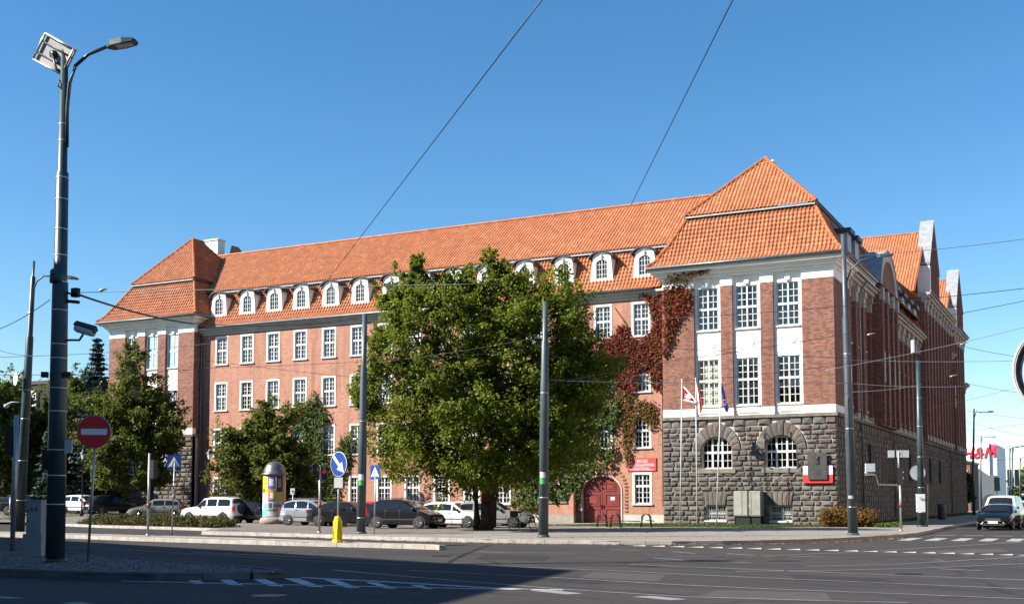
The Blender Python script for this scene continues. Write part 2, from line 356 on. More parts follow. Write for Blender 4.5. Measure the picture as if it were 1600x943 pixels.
# ---- windows: meshes made once, local frame: x across, y into the wall, z up from sill line, origin at bottom centre
def rect_window(w_, h, cols, rows_lo, rows_hi, transom, surround=.13, recess=.2, mull=.085, bar=.016):
    s_ = MB(); f = MB(); hw = w_ / 2
    if surround:
        a = surround
        s_.box(-hw - a, -hw, -.03, recess, -.0, h); s_.box(hw, hw + a, -.03, recess, -.0, h)
        s_.box(-hw - a, hw + a, -.03, recess, h, h + a)
    y0, y1 = recess - .11, recess - .05
    e = .07
    f.box(-hw, -hw + e, y0, y1, 0, h); f.box(hw - e, hw, y0, y1, 0, h); f.box(-hw + e, hw - e, y0, y1, 0, e); f.box(-hw + e, hw - e, y0, y1, h - e, h)
    n = cols
    for k in range(1, n): x = -hw + w_ * k / n; f.box(x - mull / 2, x + mull / 2, y0 - .012, y1, e, h - e)
    zt = h * transom
    f.box(-hw + e, hw - e, y0 - .03, y1 + .002, zt - .075, zt + .075)
    for k in range(n):                                           # glazing bars in every casement
        xa = -hw + w_ * k / n + mull / 2; xb = -hw + w_ * (k + 1) / n - mull / 2; xm = (xa + xb) / 2
        f.box(xm - bar, xm + bar, y0 + .02, y1 - .012, e, zt - .075); f.box(xm - bar, xm + bar, y0 + .02, y1 - .012, zt + .075, h - e)
        for (za, zb, r_) in ((e, zt - .075, rows_lo), (zt + .075, h - e, rows_hi)):
            for j in range(1, r_): z = za + (zb - za) * j / r_; f.box(xa, xb, y0 + .024, y1 - .016, z - bar, z + bar)
    g = MB().quad((-hw + .02, y1 - .025, .02), (hw - .02, y1 - .025, .02), (hw - .02, y1 - .025, h - .02), (-hw + .02, y1 - .025, h - .02))
    sill = MB().box(-hw - surround - .06, hw + surround + .06, -.11, recess - .04, -.1, 0)
    cu = {}
    yc = recess + .12
    for nm, (z0, z1) in dict(low=(0, h * .52), full=(0, h), top=(h * .5, h), blind=(h * .3, h), side=(0, h), none=(0, 0)).items():
        if z1:
            c = MB()
            for k in range(10):                                   # folds
                if nm == 'side' and 2 < k < 7: continue
                xa = -hw - .05 + (w_ + .1) * k / 10; xb = xa + (w_ + .1) / 10
                c.quad((xa, yc + .03 * (k % 2), z0), (xb, yc + .03 * ((k + 1) % 2), z0), (xb, yc + .03 * ((k + 1) % 2), z1), (xa, yc + .03 * (k % 2), z1))
            cu[nm] = c.mesh('curtain', {'low': 'curtain2', 'top': 'curtain3', 'side': 'curtain2'}.get(nm, 'curtain'))
    return dict(frame=f.mesh('sash', 'sash'), sur=s_.mesh('surround', 'white') if surround else None, glass=g.mesh('glass', 'glass'), sill=sill.mesh('sill', 'cornice'), cur=cu)
def place_window(kit, x, y, z, rz=0, parent=None, name='window', cur=None):
    parent = parent or B
    o = put(name, kit['sur'] or kit['frame'], parent)
    o.location = (x, y, z); o.rotation_euler = (0, 0, rz)
    if kit['sur']: put('sash', kit['frame'], o, True)
    gl = put('glass', kit['glass'], o, True); gl.rotation_euler = (random.uniform(-.004, .004), 0, random.uniform(-.009, .009))
    if kit['sill']: put('sill', kit['sill'], o, True)
    if cur is None: cur = random.choice(['low', 'blind', 'full', 'full', 'none', 'side', 'top', 'low', 'side', 'low'])
    if cur in kit['cur']: put('curtain', kit['cur'][cur], o, True)
    return o
# ---- the long wing
KW = rect_window(1.10, 2.20, 2, 3, 3, .52)
KW0 = rect_window(1.12, 1.98, 2, 3, 2, .6)
cols = [-64.97, -62.29, -59.6, -56.9, -54.1, -51.4] + [-51.4 + (17.75 / 7) * k for k in range(1, 7)] + [-33.65, -30.86, -28.05]
rows = [(12.9, KW, 2.2), (9.08, KW, 2.2), (5.27, KW, 2.2), (1.47, KW0, 1.98)]
ops = []
GX0, GX1, GZS, GZT = -32.45, -29.60, 2.35, 3.35               # gate arch
for zi, (z, kit, h) in enumerate(rows):
    for x in cols:
        if zi == 3 and abs(x + 30.86) < 1.6: continue
        ops.append((x - .55, x + .55, z, z + h))
        place_window(kit, x, WY, z)
ops.append((GX0, GX1, .15, GZS))
ops.append((GX0, GX1, GZS, GZT))
mb = MB(); grid_wall(mb, 'y', WY, -67.3, -26.0, .15, 15.4, ops)
gcx, ghw = (GX0 + GX1) / 2, (GX1 - GX0) / 2
N = 16; arc = [(gcx + ghw * math.cos(PI * k / N), GZS + (GZT - GZS) * math.sin(PI * k / N)) for k in range(N + 1)]
for (xa, za), (xb, zb) in zip(arc, arc[1:]): mb.quad((xa, WY, za), (xb, WY, zb), (xb, WY, GZT), (xa, WY, GZT))
mb.build('wing_wall', 'brick_wing', B)
mb = MB().box(-29.4, -26.2, WY - .06, WY, .15, .72).box(-66.5, -33.0, WY - .06, WY, .15, .72); mb.build('wing_base', 'grey_plaster', B)
mb = MB().quad((-72, WY + 1.4, 0), (-24, WY + 1.4, 0), (-24, WY + 1.4, 16), (-72, WY + 1.4, 16))
for z in (4.6, 8.4, 12.2, 15.7): mb.quad((-68, WY + .02, z), (-26, WY + .02, z), (-26, WY + 1.4, z), (-68, WY + 1.4, z))
mb.build('inner_wall', 'room', B)
mb = MB(); 
for z0, z1, p_ in ((15.38, 15.58, .1), (15.58, 15.78, .24), (15.78, 15.96, .46)): mb.box(-67.3, -26.2, WY - p_, WY + .4, z0, z1)
mb.build('wing_cornice', 'grey_plaster', B)
def gutter(pts, name='gutter'):
    return MB().tube(pts, .085, 8).build(name, 'gutter', B, True)
gutter([(-66.3, WY - .56, 15.99), (-27.0, WY - .56, 15.99)])
# gate: two leaves with six raised panels each, white arch trim, toothed brick surround
mb = MB(); tri = MB(); inner = [(gcx + (ghw) * math.cos(PI * k / N), GZS + (GZT - GZS) * math.sin(PI * k / N)) for k in range(N + 1)]
outer = [(gcx + (ghw + .1) * math.cos(PI * k / N), GZS + (GZT - GZS + .1) * math.sin(PI * k / N)) for k in range(N + 1)]
inner = [(GX1, .15)] + inner + [(GX0, .15)]; outer = [(GX1 + .1, .15)] + outer + [(GX0 - .1, .15)]
for k in range(len(inner) - 1):
    a, b, c, d = inner[k], inner[k + 1], outer[k + 1], outer[k]
    tri.prism([a, b, c, d], WY - .05, WY + .3)
tri.build('gate_arch_trim', 'grey_plaster', B)
tb = MB()
for sgn, xb in ((1, GX1 + .16), (-1, GX0 - .16)):
    for k in range(14):
        z = .9 + k * .24; off = 0
        if z > GZS: off = -(1 - math.sqrt(max(0, 1 - ((z - GZS) / 1.45) ** 2))) * 1.1
        tb.box(*(sorted((xb + sgn * (.12 + off), xb + sgn * (.34 + off)))), WY - .05, WY + .02, z, z + .11)
tb.build('toothed_brickwork', 'brick_pav', B)
for sgn in (-1, 1):
    leaf = MB(); x_in, x_out = gcx + sgn * .012, gcx + sgn * ghw
    pts = [(x_in, .17)] + [(x_out, .17)] + [(x_out if k == 0 else gcx + sgn * ghw * math.cos(PI / 2 * k / 8), GZS + (GZT - GZS) * math.sin(PI / 2 * k / 8)) for k in range(8)] + [(x_in, GZT)]
    leaf.prism(pts, WY + .16, WY + .24)
    g = leaf.build('gate_leaf', 'gate', B)
    for z0, z1 in ((.35, 1.15), (1.32, 2.15), (2.32, 2.9)):
        x0, x1 = sorted((gcx + sgn * .2, gcx + sgn * (ghw - .2 - (.25 if z0 > 2.2 else 0))))
        pm = MB(); e = .07
        for a in (0, 1): pass
        pm.box(x0, x1, WY + .12, WY + .16, z0, z0 + e).box(x0, x1, WY + .12, WY + .16, z1 - e, z1).box(x0, x0 + e, WY + .12, WY + .16, z0 + e, z1 - e).box(x1 - e, x1, WY + .12, WY + .16, z0 + e, z1 - e)
        pm.box(x0 + .16, x1 - .16, WY + .135, WY + .16, z0 + .16, z1 - .16)
        pm.build('gate_panel', 'gate_in', g)
    MB().box(gcx + sgn * .07, gcx + sgn * .11, WY + .09, WY + .16, 1.15, 1.4).build('gate_handle', 'iron', g)
    if sgn > 0: MB().box(gcx + .62, gcx + .9, WY + .115, WY + .135, 1.72, 1.92).build('paper_notice', 'sign_white', g)
# ---- roof tiles as real relief
WAVE = np.array([0, .008, .052, .084, .060, .004]); NW = len(WAVE)
def pantile(name, O, A, Bv, prof, ulen, kl=0, kr=0, q0=None, pitch=.265, row=.35, ul0=0., parent=None):
    O, A, Bv = Vector(O), Vector(A), Vector(Bv)
    # resample profile by arc length
    pr = [Vector((a, b)) for a, b in prof]; seg = [0]
    for a, b in zip(pr, pr[1:]): seg.append(seg[-1] + (b - a).length)
    n = max(1, round(seg[-1] / row)); vs = []; st = []
    for k in range(n):
        for fr, hgt in ((0, .03), (.5, .015), (.999, 0.)):
            vs.append((k + fr) / n * seg[-1]); st.append(hgt)
    q = np.interp(vs, seg, [p_.x for p_ in pr]); z = np.interp(vs, seg, [p_.y for p_ in pr])
    dq = np.gradient(np.interp(np.linspace(0, seg[-1], 60), seg, [p_.x for p_ in pr])); dz = np.gradient(np.interp(np.linspace(0, seg[-1], 60), seg, [p_.y for p_ in pr]))
    tq = np.interp(vs, np.linspace(0, seg[-1], 60), dq); tz = np.interp(vs, np.linspace(0, seg[-1], 60), dz); ln = np.hypot(tq, tz); nq, nz = -tz / ln, tq / ln
    nt_ = int(round(ulen / pitch)); U = np.linspace(0, ulen, nt_ * NW + 1); wv = np.append(np.tile(WAVE, nt_), 0)
    lo = ul0 + kl * q; hi = ulen - kr * q
    UU = np.clip(U[None, :], lo[:, None], np.maximum(hi, lo)[:, None])
    cut = (np.abs(UU - U[None, :]) > 1e-6)
    H = wv[None, :] + np.array(st)[:, None]; H = np.where(cut, .03, H)
    # a little unevenness of hand-laid tiles
    H = H + RNG.normal(0, .003, H.shape)
    Qx = q[:, None] + nq[:, None] * H; Zz = z[:, None] + nz[:, None] * H
    V = np.stack([O.x + A.x * UU + Bv.x * Qx, O.y + A.y * UU + Bv.y * Qx, Zz + O.z], -1)
    nr, nc = UU.shape; idx = np.arange(nr * nc).reshape(nr, nc)
    Fq = np.stack([idx[:-1, :-1], idx[:-1, 1:], idx[1:, 1:], idx[1:, :-1]], -1).reshape(-1, 4)
    wdt = np.maximum(UU[:-1, 1:] - UU[:-1, :-1], UU[1:, 1:] - UU[1:, :-1]).reshape(-1)
    Fq = Fq[wdt > 1e-4]
    return stuff(put(name, np_mesh(name, V.reshape(-1, 3), Fq, 'tile'), parent or B))
def ridge(pts, parent=None):
    """half-round ridge tiles laid in a row along a line"""
    mb = MB()
    for a, b in zip(pts, pts[1:]):
        a, b = Vector(a), Vector(b); n = max(1, round((b - a).length / .36))
        for k in range(n):
            p0 = a.lerp(b, k / n); p1 = a.lerp(b, (k + 1.08) / n); mb.tube([p0, p1], [.135, .105], 7)
    return stuff(mb.build('ridge_tiles', 'tile', parent or B, False, False))
LOW_W = [(0, 16.02), (.4, 16.42), (1.0, 17.35), (2.0, 19.2)]; UP_W = [(1.82, 19.3), (7.55, 23.86)]
pantile('wing_roof', (-71.5, 73.42, 0), (1, 0, 0), (0, 1, 0), LOW_W, 45.0)
pantile('wing_roof_upper', (-72.0, 73.42, 0), (1, 0, 0), (0, 1, 0), UP_W, 51.4)
MB().box(-71, -24, 73.42 + 1.75, 73.42 + 2.0, 19.17, 19.29).build('roof_ledge', 'dark_cap', B)
MB().box(-66.5, -26.2, 73.42 + 1.68, 73.42 + 1.78, 19.12, 19.2).build('ledge_gutter', 'zinc', B)
MB().quad((-72, 80.97, 23.84), (-20.6, 80.97, 23.84), (-20.6, 89, 16), (-72, 89, 16)).build('rear_roof', 'tile', B)
ridge([(-72.0, 80.97, 23.93), (-20.7, 80.97, 23.93)])
for k in range(46): pass
def pavilion(x0, x1, ez, bz, az, bays, back, zbase, rear=0):
    """roofed pavilion with three tall window bays between brick piers"""
    hw = (x1 - x0) / 2; ov = .8; ex0, ex1 = x0 - ov, x1 + ov; W_ = ex1 - ex0; y0 = FY - ov; ap = W_ / 2
    low = [(0, ez), (.45, ez + .42), (1.15, ez + 1.55), (2.2, bz)]; up = [(2.02, bz + .12), (ap, az)]
    pantile('pavilion_roof', (ex0, y0, 0), (1, 0, 0), (0, 1, 0), low, W_, 1, 1)
    pantile('pavilion_roof_upper', (ex0, y0, 0), (1, 0, 0), (0, 1, 0), up, W_, 1, 1)
    for xx, bx in ((ex0, 1), (ex1, -1)):
        L_ = back[0] if bx > 0 else back[1]
        pantile('pavilion_side_roof', (xx, y0, 0), (0, 1, 0), (bx, 0, 0), low, L_, 1, rear)
        pantile('pavilion_side_roof_upper', (xx, y0, 0), (0, 1, 0), (bx, 0, 0), up, L_, 1, rear)
        MB().box(*sorted((xx + bx * 1.98, xx + bx * 2.2)), y0 + 2.0, y0 + L_, bz - .02, bz + .1).build('roof_ledge', 'dark_cap', B)
        ridge([(xx + bx * q, y0 + q, z + .08) for q, z in low]); ridge([(xx + bx * q, y0 + q, z + .08) for q, z in up])
    MB().box(ex0 + 2.0, ex1 - 2.0, y0 + 1.98, y0 + 2.2, bz - .02, bz + .1).build('roof_ledge', 'dark_cap', B)
    MB().box(ex0 + 2.1, ex1 - 2.1, y0 + 1.9, y0 + 2.0, bz - .04, bz + .05).build('ledge_gutter', 'zinc', B)
    ridge([((ex0 + ex1) / 2, y0 + ap, az + .06), ((ex0 + ex1) / 2, y0 + max(back) - rear * ap, az + .06)])
    # cornice
    mb = MB()
    for z0, z1, p_ in ((16.28, 16.46, .1), (16.46, 16.62, .28), (16.62, 16.74, .4)): mb.box(x0 - p_, x1 + p_, FY - p_, FY + 11, z0, z1)
    mb.build('pavilion_cornice', 'white', B)
    MB().box(x0 - .66, x1 + .66, FY - .66, FY + 11, 16.74, 16.9).build('cornice_fillet', 'white', B)
    MB().box(x0 - .74, x1 + .74, FY - .74, FY + 11, 16.9, ez - .02).build('eaves_board', 'grey_plaster', B)
    gutter([(ex0 - .02, FY + 1.5, ez - .04), (ex0 - .02, y0 - .06, ez - .04), (ex1 + .02, y0 - .06, ez - .04), (ex1 + .02, FY + 11, ez - .04)])
    # piers and bays
    edges = [x0] + [v for b in bays for v in b] + [x1]
    for k in range(0, len(edges), 2):
        a, b = edges[k], edges[k + 1]
        MB().box(a, b, FY, FY + .4, 7.66, 15.66).build('brick_pier', 'brick_pav', B)
        MB().box(a - .0, b + .0, FY - .02, FY + .4, 15.66, 16.28).build('pier_cap', 'white', B)
        MB().box(a - .0, b + .0, FY - .02, FY + .4, 7.16, 7.66).build('pier_foot', 'white', B)
    for a, b in bays:
        c = (a + b) / 2; ww = min(1.42, (b - a) - .4); mb = MB()
        grid_wall(mb, 'y', FY + .2, a, b, 7.1, 16.35, [(c - ww / 2, c + ww / 2, 7.84, 10.88), (c - ww / 2, c + ww / 2, 12.82, 15.6)])
        mb.build('bay_wall', 'white', B)
        kit1 = rect_window(ww, 3.04, 2, 3, 3, .54, 0, .17, .1, .022); kit2 = rect_window(ww, 2.78, 2, 3, 3, .5, 0, .17, .1, .022)
        place_window(kit1, c, FY + .2, 7.84, cur=random.choice(['full', 'blind', 'full'])); place_window(kit2, c, FY + .2, 12.82, cur=random.choice(['full', 'blind', 'side']))
        # relief panels with raised frame and medallion, keystone, window sills
        for z0, z1 in ((11.15, 12.5),):
            pm = MB(); x_a, x_b = a + .18, b - .18; y = FY + .2; e = .05
            pm.box(x_a, x_b, y - .03, y, z0, z0 + e).box(x_a, x_b, y - .03, y, z1 - e, z1).box(x_a, x_a + e, y - .03, y, z0 + e, z1 - e).box(x_b - e, x_b, y - .03, y, z0 + e, z1 - e)
            pm.lathe([(.34, 0), (.33, -.015), (.22, -.025), (.1, -.01), (.001, -.03)], 14, (c, y, (z0 + z1) / 2), 'y')
            for s_ in (-1, 1): pm.tube([(c + s_ * .3, y - .02, (z0 + z1) / 2 - .2), (c + s_ * .48, y - .02, (z0 + z1) / 2 + .05), (c + s_ * .42, y - .02, (z0 + z1) / 2 + .3)], .022, 5)
            pm.build('relief_panel', 'white', B)
        pm = MB(); y = FY + .2; pm.box(a + .14, b - .14, y - .05, y, 7.3, 7.66).box(a + .3, b - .3, y - .09, y - .05, 7.36, 7.6); pm.build('apron_panel', 'white', B)
        MB().prism([(c - .13, 15.72), (c + .13, 15.72), (c + .2, 16.26), (c - .2, 16.26)], FY + .08, FY + .2).build('keystone', 'white', B)
    MB().quad((x0 + .05, FY + 1.5, .2), (x1 - .05, FY + 1.5, .2), (x1 - .05, FY + 1.5, 16.4), (x0 + .05, FY + 1.5, 16.4)).add([(x0, FY + .3, 11.0), (x1, FY + .3, 11.0), (x1, FY + 1.5, 11.0), (x0, FY + 1.5, 11.0)], [(0, 1, 2, 3)]).build('inner_wall', 'room', B)
pavilion(-26.2, -14.9, 17.12, 20.72, 25.4, [(-24.0, -22.2), (-21.4, -19.56), (-18.73, -16.9)], (14, 37), .15)
pavilion(-76.8, -67.17, 17.0, 20.35, 24.85, [(-74.94, -73.5), (-72.66, -71.2), (-70.32, -68.9)], (12.6, 12.6), .7, 1)
# finial chimney stump on the pavilion peak, chimney behind the far pavilion
c = onY(1203, 254, 80.5); MB().box(c.x - .28, c.x + .28, 80.2, 80.8, 24.4, c.z).box(c.x - .34, c.x + .34, 80.14, 80.86, c.z - .02, c.z + .08).build('chimney', 'white', B)
c0, c1 = onY(325, 395, 84), onY(347, 374, 84); MB().box(c0.x + .15, c1.x - .1, 83.5, 84.5, 20, c1.z - .12).box(c0.x, c1.x, 83.4, 84.6, c1.z - .12, c1.z).build('chimney', 'white', B)
c2_ = onY(380, 395, 86); MB().prism([(c0.x + .3, 20), (c2_.x, 20), (c2_.x, c2_.z), (c1.x + .3, onY(350, 389, 86).z)], 85, 86).build('rear_roof_piece', 'tile', B)
c = onY(266, 431, 75.6); MB().tube([(c.x, 75.6, c.z - .2), (c.x, 75.4, c.z + .45)], .09, 6).build('roof_vent', 'tile', B)
# side walls of the pavilions towards the wing
for x, z0 in ((-67.17, .7),):
    MB().quad((x, FY + .4, 7.1), (x, WY + .5, 7.1), (x, WY + .5, 16.3), (x, FY + .4, 16.3)).build('pavilion_return', 'brick_pav', B)
MB().quad((-26.2, FY + .4, 7.1), (-26.2, WY + .5, 7.1), (-26.2, WY + .5, 16.3), (-26.2, FY + .4, 16.3)).build('pavilion_return', 'brick_pav', B)
MB().tube([(-67.05, WY - .12, 15.9), (-67.05, WY - .12, .8)], .06, 8).build('downpipe', 'gutter', B, True)
MB().tube([(-26.32, WY - .14, 15.9), (-26.32, WY - .14, .3)], .06, 8).build('downpipe', 'galv', B, True)
# ---- dormers
def dormer(px, y=74.12):
    x = onY(px, 420, y).x
    zb, zs, zt = 16.85, 18.55, 18.98
    w0, w1 = .86, .70
    N_ = 10; top = [(w1 * math.cos(PI * (1 - k / N_)), zs + (zt - zs) * math.sin(PI * k / N_)) for k in range(N_ + 1)]
    # front face with arched opening
    hw, z0, zsp, zr = .42, 17.1, 18.18, 18.46
    arcn = [(hw * math.cos(PI * (1 - k / N_)), zsp + (zr - zsp) * math.sin(PI * k / N_)) for k in range(N_ + 1)]
    outl = [(-w0, zb)] + top + [(w0, zb)]; inl = [(-hw, z0)] + arcn + [(hw, z0)]
    fr = MB(); n = len(outl)
    for k in range(n):
        a, b = outl[k], outl[(k + 1) % n]; c_, d = inl[(k + 1) % n], inl[k]
        fr.prism([a, b, c_, d], y, y + .14)
    o = fr.build('dormer', 'white', B)
    o.location = (x, 0, 0)
    for s_ in (-1, 1):
        yb = y + (zs - zb) * .62 + .25; ck = MB()
        q_ = [(w0, y + .1, zb), (w0, y + .35, zb), (w1, yb, zs), (w1, y + .1, zs)]
        ck.add([(s_ * a_, b_, c_) for a_, b_, c_ in q_] + [(s_ * (a_ - .03), b_, c_) for a_, b_, c_ in q_], [(0, 1, 2, 3), (4, 5, 6, 7), (0, 1, 5, 4), (1, 2, 6, 5), (2, 3, 7, 6), (3, 0, 4, 7)])
        ck.build('cheek', 'white', o)
    cap = MB(); ex = [(1.12 * w1 / .7 * .82 * math.cos(PI * (1 - k / N_)), zs + .02 + (zt - zs + .06) * math.sin(PI * k / N_)) for k in range(N_ + 1)]
    lo_ = [(a * .98, b - .075) for a, b in ex]
    for (a, b, c_, d) in zip(ex, ex[1:], lo_[1:], lo_): cap.prism([a, b, c_, d], y - .2, y + 2.0)
    cap.build('dormer_cap', 'dark_cap', o)
    sa = MB(); yy = y + .06
    sa.box(-.025, .025, yy, yy + .05, z0, zr - .02)
    for xx in (-.21, .21): sa.box(xx - .012, xx + .012, yy + .01, yy + .04, z0, zsp + .18)
    for zz in (17.42, 17.78, 18.12): sa.box(-hw, hw, yy + .012, yy + .038, zz - .013, zz + .013)
    sa.box(-hw, -hw + .05, yy, yy + .05, z0, zsp).box(hw - .05, hw, yy, yy + .05, z0, zsp).box(-hw, hw, yy, yy + .05, z0, z0 + .05)
    sa.build('sash', 'sash', o)
    MB().quad((-hw, yy + .03, z0), (hw, yy + .03, z0), (hw, yy + .03, zr), (-hw, yy + .03, zr)).build('glass', 'glass', o)
    MB().quad((-hw, yy + .3, z0), (hw, yy + .3, z0), (hw, yy + .3, zr), (-hw, yy + .3, zr)).build('curtain', 'curtain2' if random.random() < .4 else 'room', o)
    MB().tube([(0, y - .02, zr + .04), (0, y - .1, zr + .3)], [.05, .09], 6).build('keystone', 'white', o)
for px in (343, 387, 429, 471, 517, 563, 611, 659, 708, 760, 819, 880, 940, 1007): dormer(px)
# ---- stone plinth of the near pavilion: every stone a piece
def block_mesh(name):
    j = lambda s_: random.uniform(-s_, s_)
    o_ = [(-.5, 0, -.5), (.5, 0, -.5), (.5, 0, .5), (-.5, 0, .5)]
    b = [(x + j(.015), -.35 + j(.1), z + j(.02)) for x, _, z in [(-.47, 0, -.45), (.47, 0, -.45), (.47, 0, .45), (-.47, 0, .45)]]
    c = [(x + j(.08), -.85 + j(.2), z + j(.08)) for x, _, z in [(-.34, 0, -.28), (.3, 0, -.3), (.33, 0, .28), (-.3, 0, .3)]]
    m_ = [(j(.1), -1 + j(.15), j(.1))]
    v = o_ + b + c + m_; f = []
    for a0, b0 in ((0, 4), (4, 8)):
        for k in range(4): f.append((a0 + k, a0 + (k + 1) % 4, b0 + (k + 1) % 4, b0 + k))
    for k in range(4): f.append((8 + k, 8 + (k + 1) % 4, 12))
    return v, f
BLK = [block_mesh('stone') for _ in range(10)]
BLKM = [MB().add(v, f).mesh('stone', 'stone_o') for v, f in BLK]
def courses(u0, u1, z0, z1, excl, hmin=.27, hmax=.38, wmin=.38, wmax=.85):
    out = []; z = z0
    while z < z1 - .12:
        h = random.uniform(hmin, hmax)
        if z1 - z - h < .2: h = z1 - z
        zm = z + h / 2; iv = [(u0, u1)]
        for a, b in excl(zm):
            nv = []
            for p_, q in iv:
                if b <= p_ or a >= q: nv.append((p_, q)); continue
                if a > p_: nv.append((p_, a))
                if b < q: nv.append((b, q))
            iv = nv
        for p_, q in iv:
            u = p_
            while u < q - .06:
                w_ = random.uniform(wmin, wmax)
                if q - u - w_ < .3: w_ = q - u
                out.append((u + w_ / 2, zm, w_, h)); u += w_
        z += h
    return out
ARCH = [(-22.57, 1.0), (-18.36, 1.0)]; AZ0, AZS, AZT = 3.75, 4.95, 5.78
BAS = [(-22.67, .70), (-18.44, .70)]; BZ0, BZ1 = .4, 1.36
def excl_front(z):
    e = []
    for xc, hw in ARCH:
        if z > AZS:
            k = (z - AZS) / (AZT - AZS + 1.02)
            if k < 1: h = (hw + .66) * math.sqrt(1 - k * k); e.append((xc - h, xc + h))
        elif z > AZ0 - .05: e.append((xc - hw, xc + hw))
        elif z > AZ0 - .36: e.append((xc - hw - .28, xc + hw + .28))
    for xc, hw in BAS:
        if z < BZ1: e.append((xc - hw, xc + hw))
        elif z < 2.3: e.append((xc - hw - .02, xc + hw + .02))
    return e
pl = MB(); grid_wall(pl, 'y', FY + .03, -26.2, -14.9, 0, 6.95, [(xc - hw, xc + hw, AZ0, AZT) for xc, hw in ARCH] + [(xc - hw, xc + hw, BZ0, BZ1) for xc, hw in BAS])
for xc, hw in ARCH:
    ar = [(xc + hw * math.cos(PI * k / 14), AZS + (AZT - AZS) * math.sin(PI * k / 14)) for k in range(15)]
    for (xa, za), (xb, zb) in zip(ar, ar[1:]):
        pl.quad((xa, FY + .03, za), (xb, FY + .03, zb), (xb, FY + .03, AZT), (xa, FY + .03, AZT))
        pl.quad((xa, FY + .03, za), (xb, FY + .03, zb), (xb, FY + .5, zb), (xa, FY + .5, za))
    for s_ in (-1, 1): pl.quad((xc + s_ * hw, FY + .03, AZ0), (xc + s_ * hw, FY + .5, AZ0), (xc + s_ * hw, FY + .5, AZS), (xc + s_ * hw, FY + .03, AZS))
for xc, hw in BAS:
    for s_ in (-1, 1): pl.quad((xc + s_ * hw, FY + .03, BZ0), (xc + s_ * hw, FY + .5, BZ0), (xc + s_ * hw, FY + .5, BZ1), (xc + s_ * hw, FY + .03, BZ1))
    pl.quad((xc - hw, FY + .03, BZ1), (xc + hw, FY + .03, BZ1), (xc + hw, FY + .5, BZ1), (xc - hw, FY + .5, BZ1))
plinth = pl.build('stone_plinth', 'mortar', B)
cs = courses(-26.25, -14.85, .1, 6.95, excl_front); cs.sort(key=lambda c: -c[2] * c[3])
joined = MB(); GAP = .036
for k, (u, z, w_, h) in enumerate(cs):
    sgn = random.choice((-1, 1)); dep = random.uniform(.08, .15)
    if k < 272:
        o = put('stone', random.choice(BLKM), plinth); o.location = (u, FY + .03, z); o.scale = (sgn * (w_ - GAP), dep, h - GAP)
    else:
        v, f = random.choice(BLK); joined.add([(u + x * (w_ - GAP), FY + .03 + y * dep, z + zz * (h - GAP)) for x, y, zz in v], f)
# voussoirs over both arches and fan lintels over the cellar windows
def wedge(p0, p1, p2, p3, y0, dep):
    c = [sum(p[i] for p in (p0, p1, p2, p3)) / 4 for i in (0, 1)]; mb = MB()
    sh = lambda p_, s_: (c[0] + (p_[0] - c[0]) * s_, c[1] + (p_[1] - c[1]) * s_)
    a = [(x, y0, z) for x, z in (sh(p_, .97) for p_ in (p0, p1, p2, p3))]
    b = [(x, y0 - dep * random.uniform(.6, .9), z) for x, z in (sh(p_, .9) for p_ in (p0, p1, p2, p3))]
    m_ = [(c[0], y0 - dep, c[1])]; v = a + b + m_
    f = [(k, (k + 1) % 4, 4 + (k + 1) % 4, 4 + k) for k in range(4)] + [(4 + k, 4 + (k + 1) % 4, 8) for k in range(4)]
    mb.add(v, f); return mb
for xc, hw in ARCH:
    n = 11
    for k in range(n):
        a0, a1 = PI * k / n, PI * (k + 1) / n
        ex = .0 if k != n // 2 else .12
        I = lambda a: (xc + hw * math.cos(a), AZS + (AZT - AZS) * math.sin(a)); O_ = lambda a, e=0: (xc + (hw + .62 + e) * math.cos(a), AZS + (AZT - AZS + .92 + e) * math.sin(a))
        wedge(I(a0), I(a1), O_(a1, ex), O_(a0, ex), FY + .03, .13 if k != n // 2 else .2).build('stone', 'stone_o', plinth, False)
    MB().box(xc - hw - .26, xc + hw + .26, FY - .12, FY + .3, AZ0 - .3, AZ0 - .02).build('window_sill', 'ashlar', plinth)
for xc, hw in BAS:
    for k in range(5):
        t0, t1 = -1 + k * .4, -.6 + k * .4
        wedge((xc + t0 * hw * .92, BZ1), (xc + t1 * hw * .92, BZ1), (xc + t1 * (hw + .14), 2.28), (xc + t0 * (hw + .14), 2.28), FY + .03, .15).build('stone', 'stone_o', plinth, False)
stuff(joined.build('small_stones', 'stone_i', plinth, False, False))
MB().box(-26.32, -14.78, FY - .16, FY + .3, 6.95, 7.16).build('string_course', 'ashlar', B)
KA = rect_window(2.0, 2.0, 3, 2, 2, .52, 0, .34, .12)
for xc, hw in ARCH:
    place_window(KA, xc, FY, AZ0, cur='none', name='arched_window')
KB = rect_window(1.38, .94, 2, 2, 2, .5, 0, .36)
for xc, hw in BAS:
    o = place_window(KB, xc, FY, BZ0 + .01, cur='none', name='cellar_window')
    g = MB()
    for k in range(9): x = xc - hw + .08 + k * (2 * hw - .16) / 8; g.box(x - .012, x + .012, FY + .1, FY + .124, BZ0, BZ1)
    for z in (BZ0 + .3, BZ0 + .62): g.box(xc - hw, xc + hw, FY + .098, FY + .126, z - .012, z + .012)
    g.build('window_grille', 'galv', B)
